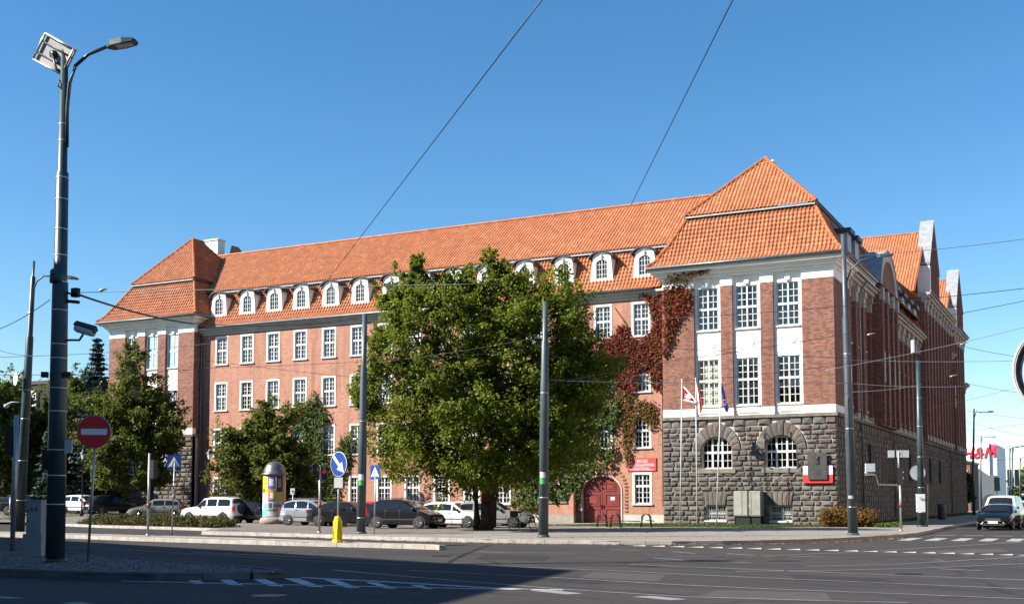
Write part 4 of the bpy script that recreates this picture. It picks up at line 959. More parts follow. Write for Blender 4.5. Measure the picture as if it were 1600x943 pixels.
# manhole covers
# ================================================================== FOLIAGE
def leaf_quads(C, nrm_bias, size, flat=.5):
    """C (n,3) centres -> folded leaf quads"""
    n = len(C); d = RNG.normal(size=(n, 3)); d[:, 2] *= .7; d /= np.linalg.norm(d, axis=1)[:, None]
    nr = RNG.normal(size=(n, 3)) * flat + nrm_bias; nr /= np.linalg.norm(nr, axis=1)[:, None]
    u = np.cross(nr, d); u /= np.linalg.norm(u, axis=1)[:, None] + 1e-9; v = np.cross(nr, u)
    s_ = (size * RNG.uniform(.6, 1.35, n))[:, None]
    V = np.stack([C - v * s_, C + u * s_ * .62 + nr * s_ * .22, C + v * s_, C - u * s_ * .62 + nr * s_ * .22], 1).reshape(-1, 3)
    return V, np.arange(n * 4).reshape(n, 4)
def crown(name, blobs, n_clump, per, leaf, mat, parent=None, clump_r=.5, shell=.55, centre=None):
    """boughs spread through the crown's volume, each bough carrying sprays of leaves on its outer and upper side"""
    bl = np.array(blobs, float); vol = bl[:, 3] * bl[:, 4] * bl[:, 5]; pr = vol ** .7 / (vol ** .7).sum(); K = 12
    cnt = np.maximum(3, np.round(pr * n_clump / K)).astype(int); k = np.repeat(np.arange(len(bl)), cnt); nb_ = len(k); d = RNG.normal(size=(nb_, 3)); d /= np.linalg.norm(d, axis=1)[:, None]
    r_ = (1 - shell * RNG.random(nb_) ** 1.5)[:, None]; bc = bl[k, :3] + d * r_ * bl[k, 3:6]
    br = (clump_r * 1.55 * RNG.uniform(.6, 1.35, nb_)); br = np.minimum(br, bl[k, 3:6].min(1) * .9 + .12)
    # upright sprays: leaves strung along shoots that leave the bough outwards and upwards
    SP = 5; m_ = K * per // SP
    sd = d[:, None, :] * .75 + RNG.normal(size=(nb_, SP, 3)) * .55 + np.array([0, 0, .75]); sd /= np.linalg.norm(sd, axis=2)[..., None]
    ln = br[:, None] * RNG.uniform(.7, 1.9, (nb_, SP)); tt = RNG.random((nb_, SP, m_)) ** .85
    st = bc[:, None, :] + RNG.normal(size=(nb_, SP, 3)) * br[:, None, None] * .35
    rad = br[:, None, None] * .36 * (1.05 - .75 * tt)
    C = st[:, :, None, :] + sd[:, :, None, :] * (ln[..., None] * tt)[..., None] + RNG.normal(size=(nb_, SP, m_, 3)) * rad[..., None] * np.array([1, 1, .8])
    C = C.reshape(-1, 3); c = (st + sd * ln[..., None] * .5).reshape(-1, 3)
    nbv = np.repeat(sd.reshape(-1, 3), m_, 0) * .35 + np.array([-.32, -.30, .5])       # leaves turn to the light
    V, Fq = leaf_quads(C, nbv, leaf, .55)
    return put(name, np_mesh(name, V, Fq, mat), parent), c
def limb_tree(name, label, base, blobs, n_clump, per, leaf, mat, trunks, group=None, cr=.5, shell=.55, limbs=40):
    t = thing(name, label, 'tree', tuple(base), 0, group)
    base = Vector(base)
    cw, cc = crown('crown', blobs, n_clump, per, leaf, mat, t, cr, shell)
    stuff(cw)
    tk = MB()
    for path, r0, r1 in trunks:
        P = [base + Vector(p_) for p_ in path]; n = len(P); tk.tube(P, [r0 + (r1 - r0) * (i / (n - 1)) ** .8 for i in range(n)], 9)
    tk.build('trunk', 'wood_bark', t, True)
    lb = MB(); mains = [(base + Vector(p_[-1]), base + Vector(p_[len(p_) // 2])) for p_, _, _ in trunks]
    for j in RNG.choice(len(cc), min(limbs, len(cc)), replace=False):
        e = Vector(cc[j]); top, mid = min(mains, key=lambda m_: (m_[0] - e).length); st = mid.lerp(top, random.random())
        m_ = st.lerp(e, .5) + Vector((random.uniform(-.3, .3), random.uniform(-.3, .3), .35)); lb.tube([st, m_, e], [.09, .05, .018], 5)
    lb.build('limbs', 'wood_bark', t, True)
    return t
def blobs_px(lst, Z, dy=.9):
    """(px, py, rx_px, rz_px, depth offset) on the plane at viewing distance Z"""
    out = []
    f = Vector((-math.sin(YAW), math.cos(YAW), 0))
    for px, py, rx, rz, off in lst:
        c = atD(px, py, Z) + f * off; k = Z / F_PX
        out.append((c.x, c.y, c.z, rx * k, rx * k * dy, rz * k))
    return out
tb_ = onZ(760, 827.5, PZ); TZ = 59.9
big = [(922, 625, 28, 44, .5), (755, 600, 115.2, 120, 0), (690, 560, 91.2, 81.6, -1), (830, 560, 91.2, 86.4, 1), (640, 640, 72, 62.4, 0), (862, 635, 71.04, 74.88, 0.5), (720, 690, 105.6, 57.6, -2), (820, 695, 76.8, 52.8, -1), (650, 515, 49.92, 57.6, 0.5),
       (780, 490, 67.2, 42.432, 0), (860, 500, 55.68, 46.08, -1), (700, 490, 46.08, 34.272, -1), (645, 460, 21.12, 34.272, -0.5), (648, 422, 6.72, 16.32, -0.5), (690, 458, 13.44, 19.584, 0.6), (720, 452, 13.44, 17.952, 0), (765, 440, 28.8, 21.216, -0.6), (800, 452, 24.96, 21.216, 1), (905, 530, 36.48, 40.32, 0.5), (915, 590, 38.4, 49.92, 0),
       (605, 560, 30.72, 38.4, 0), (594, 605, 21.12, 24.96, -1), (602, 655, 28.8, 34.56, 0), (614, 700, 34.56, 30.72, -1), (645, 728, 38.4, 23.04, 1), (885, 680, 38.4, 46.08, 1), (838, 735, 42.24, 28.8, 1), (780, 735, 53.76, 28.8, -2), (612, 490, 13.44, 16.32, 0), (845, 470, 24.96, 16.32, 0), (930, 560, 23.04, 38.4, 0),
       (700, 745, 44.16, 24.96, 0), (648, 428, 4.8, 21.216, -0.5), (653, 450, 13.44, 17.952, 0), (672, 460, 13.44, 16.32, 0), (701, 442, 7.68, 19.584, 0), (733, 444, 10.56, 19.584, 0.4), (767, 432, 13.44, 19.584, 0), (786, 433, 10.56, 17.952, 0.5), (611, 478, 11.52, 21.216, 0), (626, 492, 17.28, 24.48, 0), (855, 462, 6.72, 16.32, 0), (812, 460, 8.64, 13.056, 0), (885, 482, 15.36, 11.424, 0), (582, 585, 9.6, 11.52, 0), (575, 640, 9.6, 11.52, 0), (596, 530, 11.52, 11.52, 0)]
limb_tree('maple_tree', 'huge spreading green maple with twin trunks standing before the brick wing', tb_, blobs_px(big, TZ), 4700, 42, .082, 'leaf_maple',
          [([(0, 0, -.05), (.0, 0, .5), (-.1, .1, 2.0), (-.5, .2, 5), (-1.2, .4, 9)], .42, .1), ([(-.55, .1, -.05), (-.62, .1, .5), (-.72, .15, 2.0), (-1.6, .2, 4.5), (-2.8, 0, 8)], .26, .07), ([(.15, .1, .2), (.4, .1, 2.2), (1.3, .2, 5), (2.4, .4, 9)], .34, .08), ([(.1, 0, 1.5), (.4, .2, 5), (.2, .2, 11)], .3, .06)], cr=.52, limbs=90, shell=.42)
# dark lime in front of the far pavilion
TD = 91.
lb_ = atD(235, 798, TD); lb_.z = gz(lb_.x, lb_.y)
dark = [(205, 585, 22, 32, 0), (205, 625, 42, 40, 0), (215, 670, 62, 46, 0), (190, 720, 56, 34, 0), (238, 660, 42, 42, .5), (256, 628, 18, 24, 0), (246, 700, 36, 32, -.5), (160, 700, 36, 50, 1), (268, 680, 16, 24, 0), (205, 560, 10, 16, 0), (165, 650, 24, 36, .5), (215, 745, 50, 20, 0)]
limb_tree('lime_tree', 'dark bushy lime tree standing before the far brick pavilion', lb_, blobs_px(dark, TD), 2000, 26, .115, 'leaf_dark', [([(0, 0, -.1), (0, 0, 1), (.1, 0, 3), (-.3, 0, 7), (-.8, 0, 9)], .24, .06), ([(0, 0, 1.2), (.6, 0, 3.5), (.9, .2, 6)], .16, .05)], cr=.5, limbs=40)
# dark leafy tree before the wing, beside the ivy
TE = 84.
eb = atD(410, 800, TE); eb.z = PZ
lst = [(400, 700, 46, 40, 0), (375, 735, 42, 36, 0), (440, 735, 50, 42, 0), (420, 680, 34, 30, 0), (450, 665, 20, 26, 0), (395, 765, 50, 26, 0), (460, 775, 42, 24, 0), (360, 705, 22, 22, 0), (430, 650, 16, 14, 0)]
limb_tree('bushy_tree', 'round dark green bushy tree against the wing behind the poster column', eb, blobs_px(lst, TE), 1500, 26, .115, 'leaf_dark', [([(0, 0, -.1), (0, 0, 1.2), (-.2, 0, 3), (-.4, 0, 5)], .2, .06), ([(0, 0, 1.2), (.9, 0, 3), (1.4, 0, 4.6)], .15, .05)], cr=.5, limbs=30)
# background trees
def bg_tree(px, D, label, lst, mat, n=800, leaf=.18, cr=.75):
    b_ = atD(px, 781, D); b_.z = gz(b_.x, b_.y)
    limb_tree('broadleaf_tree', label, b_, blobs_px(lst, D), n, 22, leaf, mat, [([(0, 0, -.1), (0, 0, 2), (.2, 0, 5), (0, 0, 8)], .3, .08)], 'trees beyond the far pavilion', cr, .55, 14)
bg_tree(115, 112, 'mid green tree standing right of the thick lamp pole', [(112, 665, 34, 60, 0), (108, 720, 36, 50, 0), (130, 640, 22, 36, 0), (125, 750, 40, 26, 0)], 'leaf_mid')
bg_tree(60, 108, 'light green bushy tree behind the control cabinet', [(55, 690, 34, 50, 0), (52, 740, 36, 40, 0), (70, 660, 22, 26, 0)], 'leaf_ivy')
bg_tree(8, 104, 'dark green tree behind the sloping green lamp pole', [(5, 640, 34, 40, 0), (-12, 690, 44, 60, 0), (15, 730, 36, 50, 0), (30, 700, 22, 50, 0)], 'leaf_dark')
bg_tree(160, 110, 'shaded dark tree between the lime and the spruce', [(160, 700, 36, 60, 0), (180, 750, 50, 34, 0), (140, 740, 30, 40, 0), (95, 755, 40, 26, 2)], 'leaf_dark')
bg_tree(-30, 100, 'tall dark tree at the edge of the lawn', [(-40, 660, 50, 80, 0), (-30, 740, 50, 44, 0)], 'leaf_mid')
def spruce(px, top, D, label, halfw, mat='needle', zb=3.0):
    b_ = atD(px, 781, D); b_.z = gz(b_.x, b_.y); H_ = atD(px, top, D).z - b_.z
    t = thing('spruce_tree', label, 'tree', tuple(b_)); MB().tube([b_, b_ + Vector((0, 0, H_ * .97))], [.22, .02], 7).build('trunk', 'wood_bark', t, True)
    C = []; nb = []
    lv = int(H_ / .42)
    for i in range(lv):
        f = i / lv; z = b_.z + 1.0 + (H_ - 1.0) * f; r_ = halfw * D / F_PX * (1 - f) ** .8 + .12
        for k in range(13):
            a = random.random() * 2 * PI; rr = r_ * random.uniform(.7, 1.12)
            for s_ in np.linspace(.15, 1, int(5 + rr * 5)):
                for _ in range(3):
                    C.append((b_.x + math.cos(a) * rr * s_ + random.gauss(0, .09), b_.y + math.sin(a) * rr * s_ + random.gauss(0, .09), z - .28 * rr * s_ + .22 * s_ * s_ * rr + random.gauss(0, .06))); nb.append((math.cos(a) * .3, math.sin(a) * .3, 1))
    V, Fq = leaf_quads(np.array(C), np.array(nb), .16, .5); stuff(put('crown', np_mesh('crown', V, Fq, mat), t))
spruce(146, 522, 98, 'blue green spruce rising behind the dark lime tree', 42)
spruce(78, 655, 95, 'small blue green spruce beside the thick lamp pole', 26)
# climbing plants on the wall: leaves over stems
def creeper(name, label, poly, Y, n, leaf, mat, stems, holes=(), depth=.16):
    t = thing(name, label, 'climbing plant', tuple(onY(poly[0][0], 815, Y)[:2]) + (PZ,))
    xs_, ys_ = [p_[0] for p_ in poly], [p_[1] for p_ in poly]; C = []
    # clumps give an uneven, tufted mat
    while len(C) < n:
        px, py = random.uniform(min(xs_), max(xs_)), random.uniform(min(ys_), max(ys_))
        if not inside(px, py, poly) or any(a < px < c_ and b < py < d for a, b, c_, d in holes): continue
        g = Vector((px * .05, py * .05, 3)); 
        if (math.sin(px * .31 + py * .17) + math.sin(px * .13 - py * .29)) < -1.25 and random.random() < .7: continue
        p_ = onY(px, py, Y); base = random.random() ** 1.5 * depth
        for _ in range(6): C.append((p_.x + random.gauss(0, .13), Y - .03 - base - random.random() * .1, p_.z + random.gauss(0, .13)))
    C = np.array(C); V, Fq = leaf_quads(C, np.tile(np.array([0, -.8, .45]), (len(C), 1)), leaf, .45)
    stuff(put('foliage', np_mesh('foliage', V, Fq, mat), t))
    sm = MB()
    for path in stems: sm.tube([onY(x, y, Y - .04) for x, y in path], .03, 5)
    sm.build('stems', 'wood_bark', t, True)
creeper('red_creeper', 'dark red Virginia creeper climbing the wing up to the eaves beside the pavilion',
        [(1012, 470), (1002, 458), (1018, 456), (1030, 462), (1036, 456), (1037, 500), (1036, 540), (1036, 575), (1034, 606), (1020, 602), (1010, 585), (1003, 600), (985, 612), (965, 600), (930, 560), (938, 530), (958, 528), (972, 505), (985, 530), (1002, 535), (1018, 520), (1024, 500)], WY - .02, 11000, .085, 'leaf_red',
        [[(1036, 790), (1035, 620), (1040, 520), (1065, 470)], [(1000, 560), (978, 505), (960, 480)], [(1035, 580), (960, 570)]], [(986, 470, 1014, 524), (998, 578, 1018, 614)])
creeper('red_creeper', 'red creeper shoots spreading over the pavilion corner below its white cornice', [(1037, 470), (1040, 448), (1052, 452), (1062, 447), (1076, 456), (1081, 470), (1072, 488), (1064, 494), (1060, 508), (1052, 520), (1047, 540), (1038, 560)], FY - .02, 2600, .08, 'leaf_red', [[(1037, 540), (1045, 490), (1075, 440)], [(1040, 470), (1060, 430), (1115, 420)]])
creeper('green_red_shoots', 'sparse green and red creeper shoots under the white cornice of the near pavilion', [(1040, 436), (1060, 426), (1095, 420), (1120, 419), (1110, 424), (1085, 430), (1070, 440), (1055, 438), (1044, 446)], FY - .3, 520, .07, leaf_mat('mixed_creeper_leaf', [(0, (.09, .012, .012)), (.4, (.10, .035, .015)), (.6, (.05, .07, .015)), (1, (.06, .09, .018))]), [[(1040, 450), (1070, 430), (1116, 421)]])
creeper('rusty_creeper', 'thin rusty creeper hanging beside the red office sign', [(985, 640), (1000, 625), (1022, 632), (1026, 665), (1016, 668), (1012, 655), (996, 650), (988, 700), (986, 725), (978, 728), (976, 700), (972, 660), (960, 640), (972, 610), (990, 615)], WY - .02, 3000, .08, leaf_mat('rusty_green_leaf', [(0, (.13, .05, .02)), (.5, (.20, .10, .03)), (1, (.10, .13, .03))]), [[(980, 720), (982, 650), (1010, 630)]], [(994, 655, 1016, 703)])
creeper('green_creeper', 'thick green creeper covering the wing wall left of the red gate', [(845, 560), (900, 540), (935, 560), (962, 600), (968, 640), (960, 690), (962, 722), (938, 740), (912, 752), (906, 785), (870, 792), (835, 800), (800, 790), (810, 640)], WY - .02, 13000, .10, 'leaf_ivy', [[(880, 815), (880, 700), (900, 580)], [(860, 815), (850, 700), (880, 620)], [(900, 790), (930, 700), (950, 640)]], [(874, 676, 890, 704), (940, 668, 955, 703)], .45)
creeper('ivy', 'bright green ivy tower climbing the wing to the second floor', [(452, 660), (470, 632), (485, 628), (492, 612), (500, 628), (512, 640), (514, 660), (508, 700), (520, 720), (535, 690), (545, 675), (552, 690), (545, 735), (530, 760), (525, 800), (440, 800), (430, 740), (445, 700)], WY - .02, 11000, .10, 'leaf_ivy', [[(480, 812), (480, 720), (490, 640)], [(500, 812), (505, 740), (495, 640)]], [(506, 664, 520, 706), (456, 670, 474, 690)], .35)
# low shrubs
def shrub_bed(name, label, poly, n, h, mat, zf, leaf=.075, cat='shrub'):
    xs_, ys_ = [p_[0] for p_ in poly], [p_[1] for p_ in poly]; C = []; 
    soil = MB().add([(x, y, zf(x, y) + .02) for x, y in poly], [tuple(range(len(poly)))])
    while len(C) < n:
        x, y = random.uniform(min(xs_), max(xs_)), random.uniform(min(ys_), max(ys_))
        if not inside(x, y, poly): continue
        hh = h * (.6 + .4 * math.sin(x * 1.9 + 1.3 * math.sin(y * 1.7)) * math.sin(y * 2.3)) * random.uniform(.75, 1.15); z0 = zf(x, y)
        for _ in range(14): C.append((x + random.gauss(0, .13), y + random.gauss(0, .13), z0 + hh * random.random() ** .6))
    C = np.array(C); V, Fq = leaf_quads(C, np.tile(np.array([0, -.25, .8]), (len(C), 1)), leaf, .7)
    t = thing(name, label, cat, (sum(xs_) / len(xs_), sum(ys_) / len(ys_), zf(xs_[0], ys_[0])))
    stuff(put('foliage', np_mesh('foliage', V, Fq, mat), t)); soil.build('soil', 'soil', t); return t
shrub_bed('shrub_bed', 'long bed of low reddish green shrubs behind the kerb before the parked cars', [(-60.5, 55.2), (-55.9, 53.3), (-51.6, 52.4), (-46.5, 51.1), (-44.9, 50.6), (-45.4, 53.2), (-50, 57.4), (-56, 59.5), (-62, 60)], 30000, .62, 'leaf_shrub', lambda x, y: PZ)
b_ = onZ(1318, 824, PZ)
shrub_bed('rust_shrub', 'rusty orange clipped shrub at the corner of the stone plinth', [(-15.0, 68.6), (-12.6, 69.6), (-12.4, 71.6), (-14.8, 71.4)], 16000, 1.15, 'leaf_rust', lambda x, y: PZ, .06)
shrub_bed('flower_edge', 'small white flowering plants at the pavement corner', [(-11.9, 69.2), (-10.8, 70.2), (-10.9, 71.2), (-12.2, 70.6)], 1400, .3, 'leaf_mid', lambda x, y: PZ, .06)
# ================================================================== CARS
M['car_glass'] = plain('car_glass', (.012, .015, .017), .05, 0, 0, 1, .4)
M['head_glass'] = plain('headlight_glass', (.62, .66, .68), .12, .1, 0, 1, .8)
M['tail_red'] = plain('tail_light', (.38, .012, .012), .2, 0, 0, 1, .7)
M['trim'] = plain('dark_trim', (.02, .02, .021), .55, 0, 0)
def paint(name, c, metal=.0): return plain('car_paint_' + name, c, .07, metal, .02, 2, .3, 0, 0)
PNT = dict(black=paint('black', (.012, .012, .014)), white=paint('white', (.70, .70, .69)), silver=paint('silver', (.46, .48, .50), .6), beige=paint('beige', (.36, .32, .25), .5), dark=paint('dark_blue', (.010, .013, .018)),
           maroon=paint('maroon', (.11, .02, .018), .2), red=paint('red', (.35, .015, .02)), grey=paint('grey', (.14, .15, .16), .5))
PNT['dark'] = plain('car_paint_midnight', (.006, .008, .011), .07, 0, .02, 2, .1)
# profiles: x fraction from rear (0) to front (1): (x, top z, is greenhouse)
BODY = {
 'hatch': dict(L=4.05, W=1.72, H=1.47, belt=.92, top=[(0, .62), (.03, .95), (.10, 1.34), (.2, 1.44), (.42, 1.47), (.54, 1.42), (.70, .98), (.84, .88), (.95, .74), (1, .52)], gh=(.06, .70), pill=(.33, .55)),
 'mpv': dict(L=4.2, W=1.80, H=1.62, belt=1.0, top=[(0, .66), (.03, 1.0), (.09, 1.45), (.2, 1.58), (.42, 1.62), (.56, 1.52), (.77, 1.03), (.87, .92), (.96, .76), (1, .54)], gh=(.05, .77), pill=(.3, .52)),
 'suv': dict(L=4.35, W=1.82, H=1.76, belt=1.08, top=[(0, .72), (.015, 1.08), (.05, 1.62), (.12, 1.74), (.45, 1.76), (.57, 1.68), (.68, 1.14), (.88, 1.04), (.97, .9), (1, .62)], gh=(.03, .68), pill=(.3, .5)),
 'estate': dict(L=4.5, W=1.76, H=1.49, belt=.94, top=[(0, .62), (.02, .96), (.07, 1.34), (.15, 1.46), (.42, 1.49), (.55, 1.42), (.69, .99), (.86, .88), (.96, .74), (1, .52)], gh=(.04, .69), pill=(.28, .5)),
 'sedan': dict(L=4.84, W=1.87, H=1.48, belt=.98, top=[(0, .62), (.02, .98), (.12, 1.1), (.26, 1.40), (.40, 1.48), (.55, 1.42), (.70, 1.02), (.86, .93), (.96, .80), (1, .55)], gh=(.13, .70), pill=(.36, .53)),
 'van': dict(L=5.0, W=1.95, H=1.99, belt=1.18, top=[(0, .8), (.01, 1.2), (.03, 1.85), (.1, 1.96), (.5, 1.99), (.68, 1.93), (.86, 1.22), (.93, 1.06), (.985, .86), (1, .6)], gh=(.02, .86), pill=(.4, .62)),
}
def make_car(name, label, style, col, x, y, z, heading, group='cars parked by the office building', spare=False, plate=True, vane=False):
    p_ = BODY[style]; L, Wd, belt = p_['L'], p_['W'], p_['belt']; t = thing(name, label, 'van' if style == 'van' else 'car', (x, y, z), R(heading), group)
    def X(f): return (f - .5) * L
    fr = sorted({*np.linspace(0, 1, 31), *[a for a, _ in p_['top']]}); topx = [a for a, _ in p_['top']]; topz = [b for _, b in p_['top']]
    g0, g1 = p_['gh']; sec = []
    for f in fr:
        zt = float(np.interp(f, topx, topz)); e = min(f, 1 - f)
        w_ = Wd / 2 * (1 - .16 * max(0, 1 - e / .14) ** 2.2)
        zb = .20 + .12 * max(0, 1 - e / .08)
        bl = min(belt + .05 * (1 - f) , zt - .02); gh = max(0., (zt - bl) / (p_['H'] - belt))
        wt = w_ * (.94 - .17 * min(1, gh))
        zs = bl if zt - bl > .06 else zt - .05
        sec.append([(0, zb), (w_ * .86, zb), (w_ * .965, zb + .06), (w_, zb + .2), (w_ * 1.01, (zb + zs) * .53), (w_ * .985, zs - .07), (w_ * .95, zs), (wt + .02, zt - .09 if gh > .2 else zt - .02), (wt - .06, zt - .02), (wt * .55, zt + .01), (0, zt + .018)])
    def ring(s_): return [(yy, zz) for yy, zz in s_] + [(-yy, zz) for yy, zz in s_[-2:0:-1]]
    v = []; fc_ = []; n = len(ring(sec[0]))
    for f, s_ in zip(fr, sec): v += [(X(f), a, b) for a, b in ring(s_)]
    for i in range(len(fr) - 1):
        for k in range(n): fc_.append((i * n + k, i * n + (k + 1) % n, (i + 1) * n + (k + 1) % n, (i + 1) * n + k))
    fc_ += [tuple(range(n)), tuple((len(fr) - 1) * n + k for k in range(n))]
    body = MB().add(v, fc_).build('body', PNT[col] if isinstance(col, str) else col, t, True, True, True); body.data.set_sharp_from_angle(angle=R(38))
    def sp(f, k, s_=1, off=0.):
        i = max(0, min(len(fr) - 2, int(np.searchsorted(fr, f)) - 1)); a = (f - fr[i]) / (fr[i + 1] - fr[i] + 1e-9)
        q = [sec[i][k][j] * (1 - a) + sec[i + 1][k][j] * a for j in (0, 1)]; return Vector((X(f), s_ * (q[0] + off), q[1]))
    # side glass between pillars
    cuts = [g0 + .03, p_['pill'][0], p_['pill'][1], g1 - .015]
    for s_ in (-1, 1):
        for a, b in zip(cuts, cuts[1:]):
            if style == 'van' and a < .6: continue
            mb = MB(); a2, b2 = a + .012, b - .012; fs = np.linspace(a2, b2, 8); low, hi = [], []
            for f in fs:
                p0, p1 = sp(f, 6, s_, .006), sp(f, 7, s_, .012)
                if p1.z - p0.z < .04: p1 = p0 + Vector((0, 0, .03))
                low.append(p0.lerp(p1, .06)); hi.append(p0.lerp(p1, .93))
            for k in range(len(fs) - 1): mb.quad(low[k], low[k + 1], hi[k + 1], hi[k])
            mb.build('side_window', 'car_glass', t, True, True, True)
    def screen(fa, fb, nm):
        mb = MB(); rows_ = []
        for f in np.linspace(fa, fb, 6):
            w8 = sp(f, 8); w10 = sp(f, 10); yy = max(.1, w8.y * .9)
            rows_.append([Vector((X(f), yy * q, (w8.z if abs(q) > .9 else w10.z) + .012)) + Vector((.012 if fa > .5 else -.012, 0, .004)) for q in (-1, -.5, 0, .5, 1)])
        for r0, r1 in zip(rows_, rows_[1:]):
            for k in range(4): mb.quad(r0[k], r0[k + 1], r1[k + 1], r1[k])
        mb.build(nm, 'car_glass', t, True, True, True)
    tx = dict(p_['top']); xs_ = topx
    wf0, wf1 = xs_[5] + .022, xs_[6] - .015; screen(wf0, wf1, 'windscreen')
    if style != 'sedan': screen(xs_[1] + .015, xs_[2] + .01, 'rear_window')
    else: screen(xs_[2] + .015, xs_[3] - .01, 'rear_window')
    # wheels
    wr = .315 if style not in ('suv', 'van') else .35
    for fx in (.185, .81):
        for s_ in (-1, 1):
            cx, cy = X(fx), s_ * (Wd / 2 - .09)
            MB().lathe([(wr * 1.2, -.02), (wr * 1.2, .018), (wr * 1.05, .022)], 22, (cx, s_ * (Wd / 2 - .012), wr * 1.02), 'y').build('wheel_arch', 'trim', t, False, True, True)
            wh = put('wheel', MB().lathe([(wr * .66, -.1), (wr * .93, -.1), (wr, -.06), (wr, .06), (wr * .93, .1), (wr * .66, .1)], 22, (0, 0, 0), 'y').mesh('wheel', 'rubber', True), t, True, (cx, cy + s_ * .03, wr))
            rm = MB().lathe([(.001, .06 * s_), (wr * .2, .075 * s_), (wr * .26, .04 * s_), (wr * .6, .05 * s_), (wr * .68, .09 * s_), (wr * .68, -.02 * s_)], 20, (0, 0, 0), 'y')
            for k in range(5):
                a = 2 * PI * k / 5; rm.tube([(math.cos(a) * wr * .15, .07 * s_, math.sin(a) * wr * .15), (math.cos(a) * wr * .62, .085 * s_, math.sin(a) * wr * .62)], .035, 5)
            put('rim', rm.mesh('rim', 'rim', False), wh, True)
    for s_ in (-1, 1):                                            # shut lines of the doors and wings
        for f in (p_['pill'][0] + .004, p_['pill'][1] + .004, g1 + .02):
            mb = MB(); q = [sp(f, k, s_, .006) for k in (2, 3, 4, 5, 6)]
            for a, b in zip(q, q[1:]): mb.quad(a + Vector((-.008, 0, 0)), a + Vector((.008, 0, 0)), b + Vector((.008, 0, 0)), b + Vector((-.008, 0, 0)))
            mb.build('door_gap', 'trim', t, False, True, True)
    # lights, grille, bumpers, plates, mirrors
    fz = float(np.interp(.97, topx, topz))
    for s_ in (-1, 1):
        mb = MB()
        P = [sp(.99, 6, s_, .012) + Vector((.02, -s_ * .10, -.02)), sp(.93, 6, s_, .012) + Vector((.012, 0, .0)), sp(.925, 6, s_, .014) + Vector((.012, 0, -.12)), sp(.985, 5, s_, .016) + Vector((.03, 0, -.10)), sp(.998, 5, s_, 0) + Vector((.03, -s_ * .2, -.08)), sp(.998, 6, s_, 0) + Vector((.02, -s_ * .24, -.03))]
        c_ = sum(P, Vector()) / len(P); mb.add([*P, c_ + Vector((.03, s_ * .02, .0))], [(k, (k + 1) % 6, 6) for k in range(6)]); mb.build('headlight', 'head_glass', t, True, True, True)
        mb = MB(); zr = belt - .1
        P0 = sp(.02, 5, s_, .012)
        mb.cbox((X(.0) + .055, s_ * (Wd / 2 * .83), zr), .14, .15, .34 if style in ('hatch', 'mpv', 'suv', 'estate', 'van') else .2); mb.build('tail_light', 'tail_red', t, False, True, True)
        a = sp(g1 - .05, 6, s_, .09); mb = MB(); mb.lathe([(.001, -.09), (.075, -.05), (.09, .0), (.07, .06), (.001, .09)], 8, (a.x, a.y, a.z + .06), 'y'); mb.build('mirror', 'trim', t, True, True, True)
        MB().box(X(.24), X(.75), *sorted((s_ * (Wd / 2 * 1.0), s_ * (Wd / 2 + .012))), .47, .53).build('side_moulding', 'trim' if style != 'sedan' else (PNT[col] if isinstance(col, str) else col), t, False, True, True)
        for f in (.34, .52): 
            a = sp(f, 5, s_, .012); MB().cbox((a.x, a.y, a.z - .03), .16, .03, .03).build('door_handle', 'trim', t, False, True, True)
    MB().box(X(1) - .02, X(1) + .022, -.36, .36, .5 if style != 'suv' else .62, .62 if style != 'suv' else .76).build('grille', 'trim', t, False, True, True)
    MB().box(X(1) - .04, X(1) + .03, -.6, .6, .27, .40).build('air_intake', 'trim', t, False, True, True)
    if style == 'sedan': MB().box(X(1) - .02, X(1) + .04, -.45, .45, .52, .56).box(X(1) - .02, X(1) + .04, -.4, .4, .64, .665).build('chrome_strip', 'rim', t, False, True, True)
    MB().box(X(1) + .022, X(1) + .045, -.26, .26, .40, .51).build('number_plate', 'sign_white', t, False, True, True)
    MB().box(X(0) - .03, X(0) + .0, -.26, .26, .62 if style != 'sedan' else .7, .73 if style != 'sedan' else .81).build('number_plate', 'sign_white', t, False, True, True)
    MB().box(X(0) - .035, X(0) + .2, -Wd / 2 * .82, Wd / 2 * .82, .3, .5).build('bumper', 'trim' if style in ('suv',) else (PNT[col] if isinstance(col, str) else col), t, True, True, True)
    if style in ('suv', 'estate', 'mpv'):
        for s_ in (-1, 1): MB().tube([(X(.12), s_ * .56, p_['H'] - .02), (X(.16), s_ * .56, p_['H'] + .05), (X(.48), s_ * .56, p_['H'] + .05), (X(.52), s_ * .56, p_['H'] - .03)], .02, 5).build('roof_rail', 'trim', t, True, True, True)
    if spare:
        MB().lathe([(.2, -.1), (.33, -.1), (.36, -.05), (.36, .06), (.3, .12), (.001, .13)], 20, (X(0) - .1, 0, .98), 'x').build('spare_wheel', 'trim', t, True, True, True)
    return t
def car_at(px, py, z, *a, D=None, **k):
    g = onZ(px, py, z) if D is None else atD(px, 800, D)
    return g
def P_car(name, label, style, col, px, D, heading, z=None, **k):
    g = atD(px, 790, D); zz = (gz(g.x, g.y) if g.x < -57 and g.y > 57 else PZ + .006) if z is None else z
    return make_car(name, label, style, col, g.x, g.y, zz, heading, **k)
P_car('parked_car', 'glossy black people carrier parked nearest the pavement left of the maple trunk', 'mpv', 'black', 634, 64.5, 4)
P_car('parked_car', 'white hatchback parked behind the black people carrier beside the maple trunk', 'hatch', 'white', 711, 66.5, 2)
P_car('parked_car', 'white estate car half hidden behind the maple trunk', 'estate', 'white', 748, 72, 0)
P_car('parked_car', 'grey car with its nose showing right of the maple trunk by the bicycle', 'estate', 'silver', 772, 66.5, 12)
P_car('parked_car', 'dark car roof showing above the white hatchback', 'estate', 'grey', 652, 75, 0)
P_car('parked_car', 'silver compact people carrier parked right of the poster column', 'mpv', 'silver', 491, 72.5, 2)
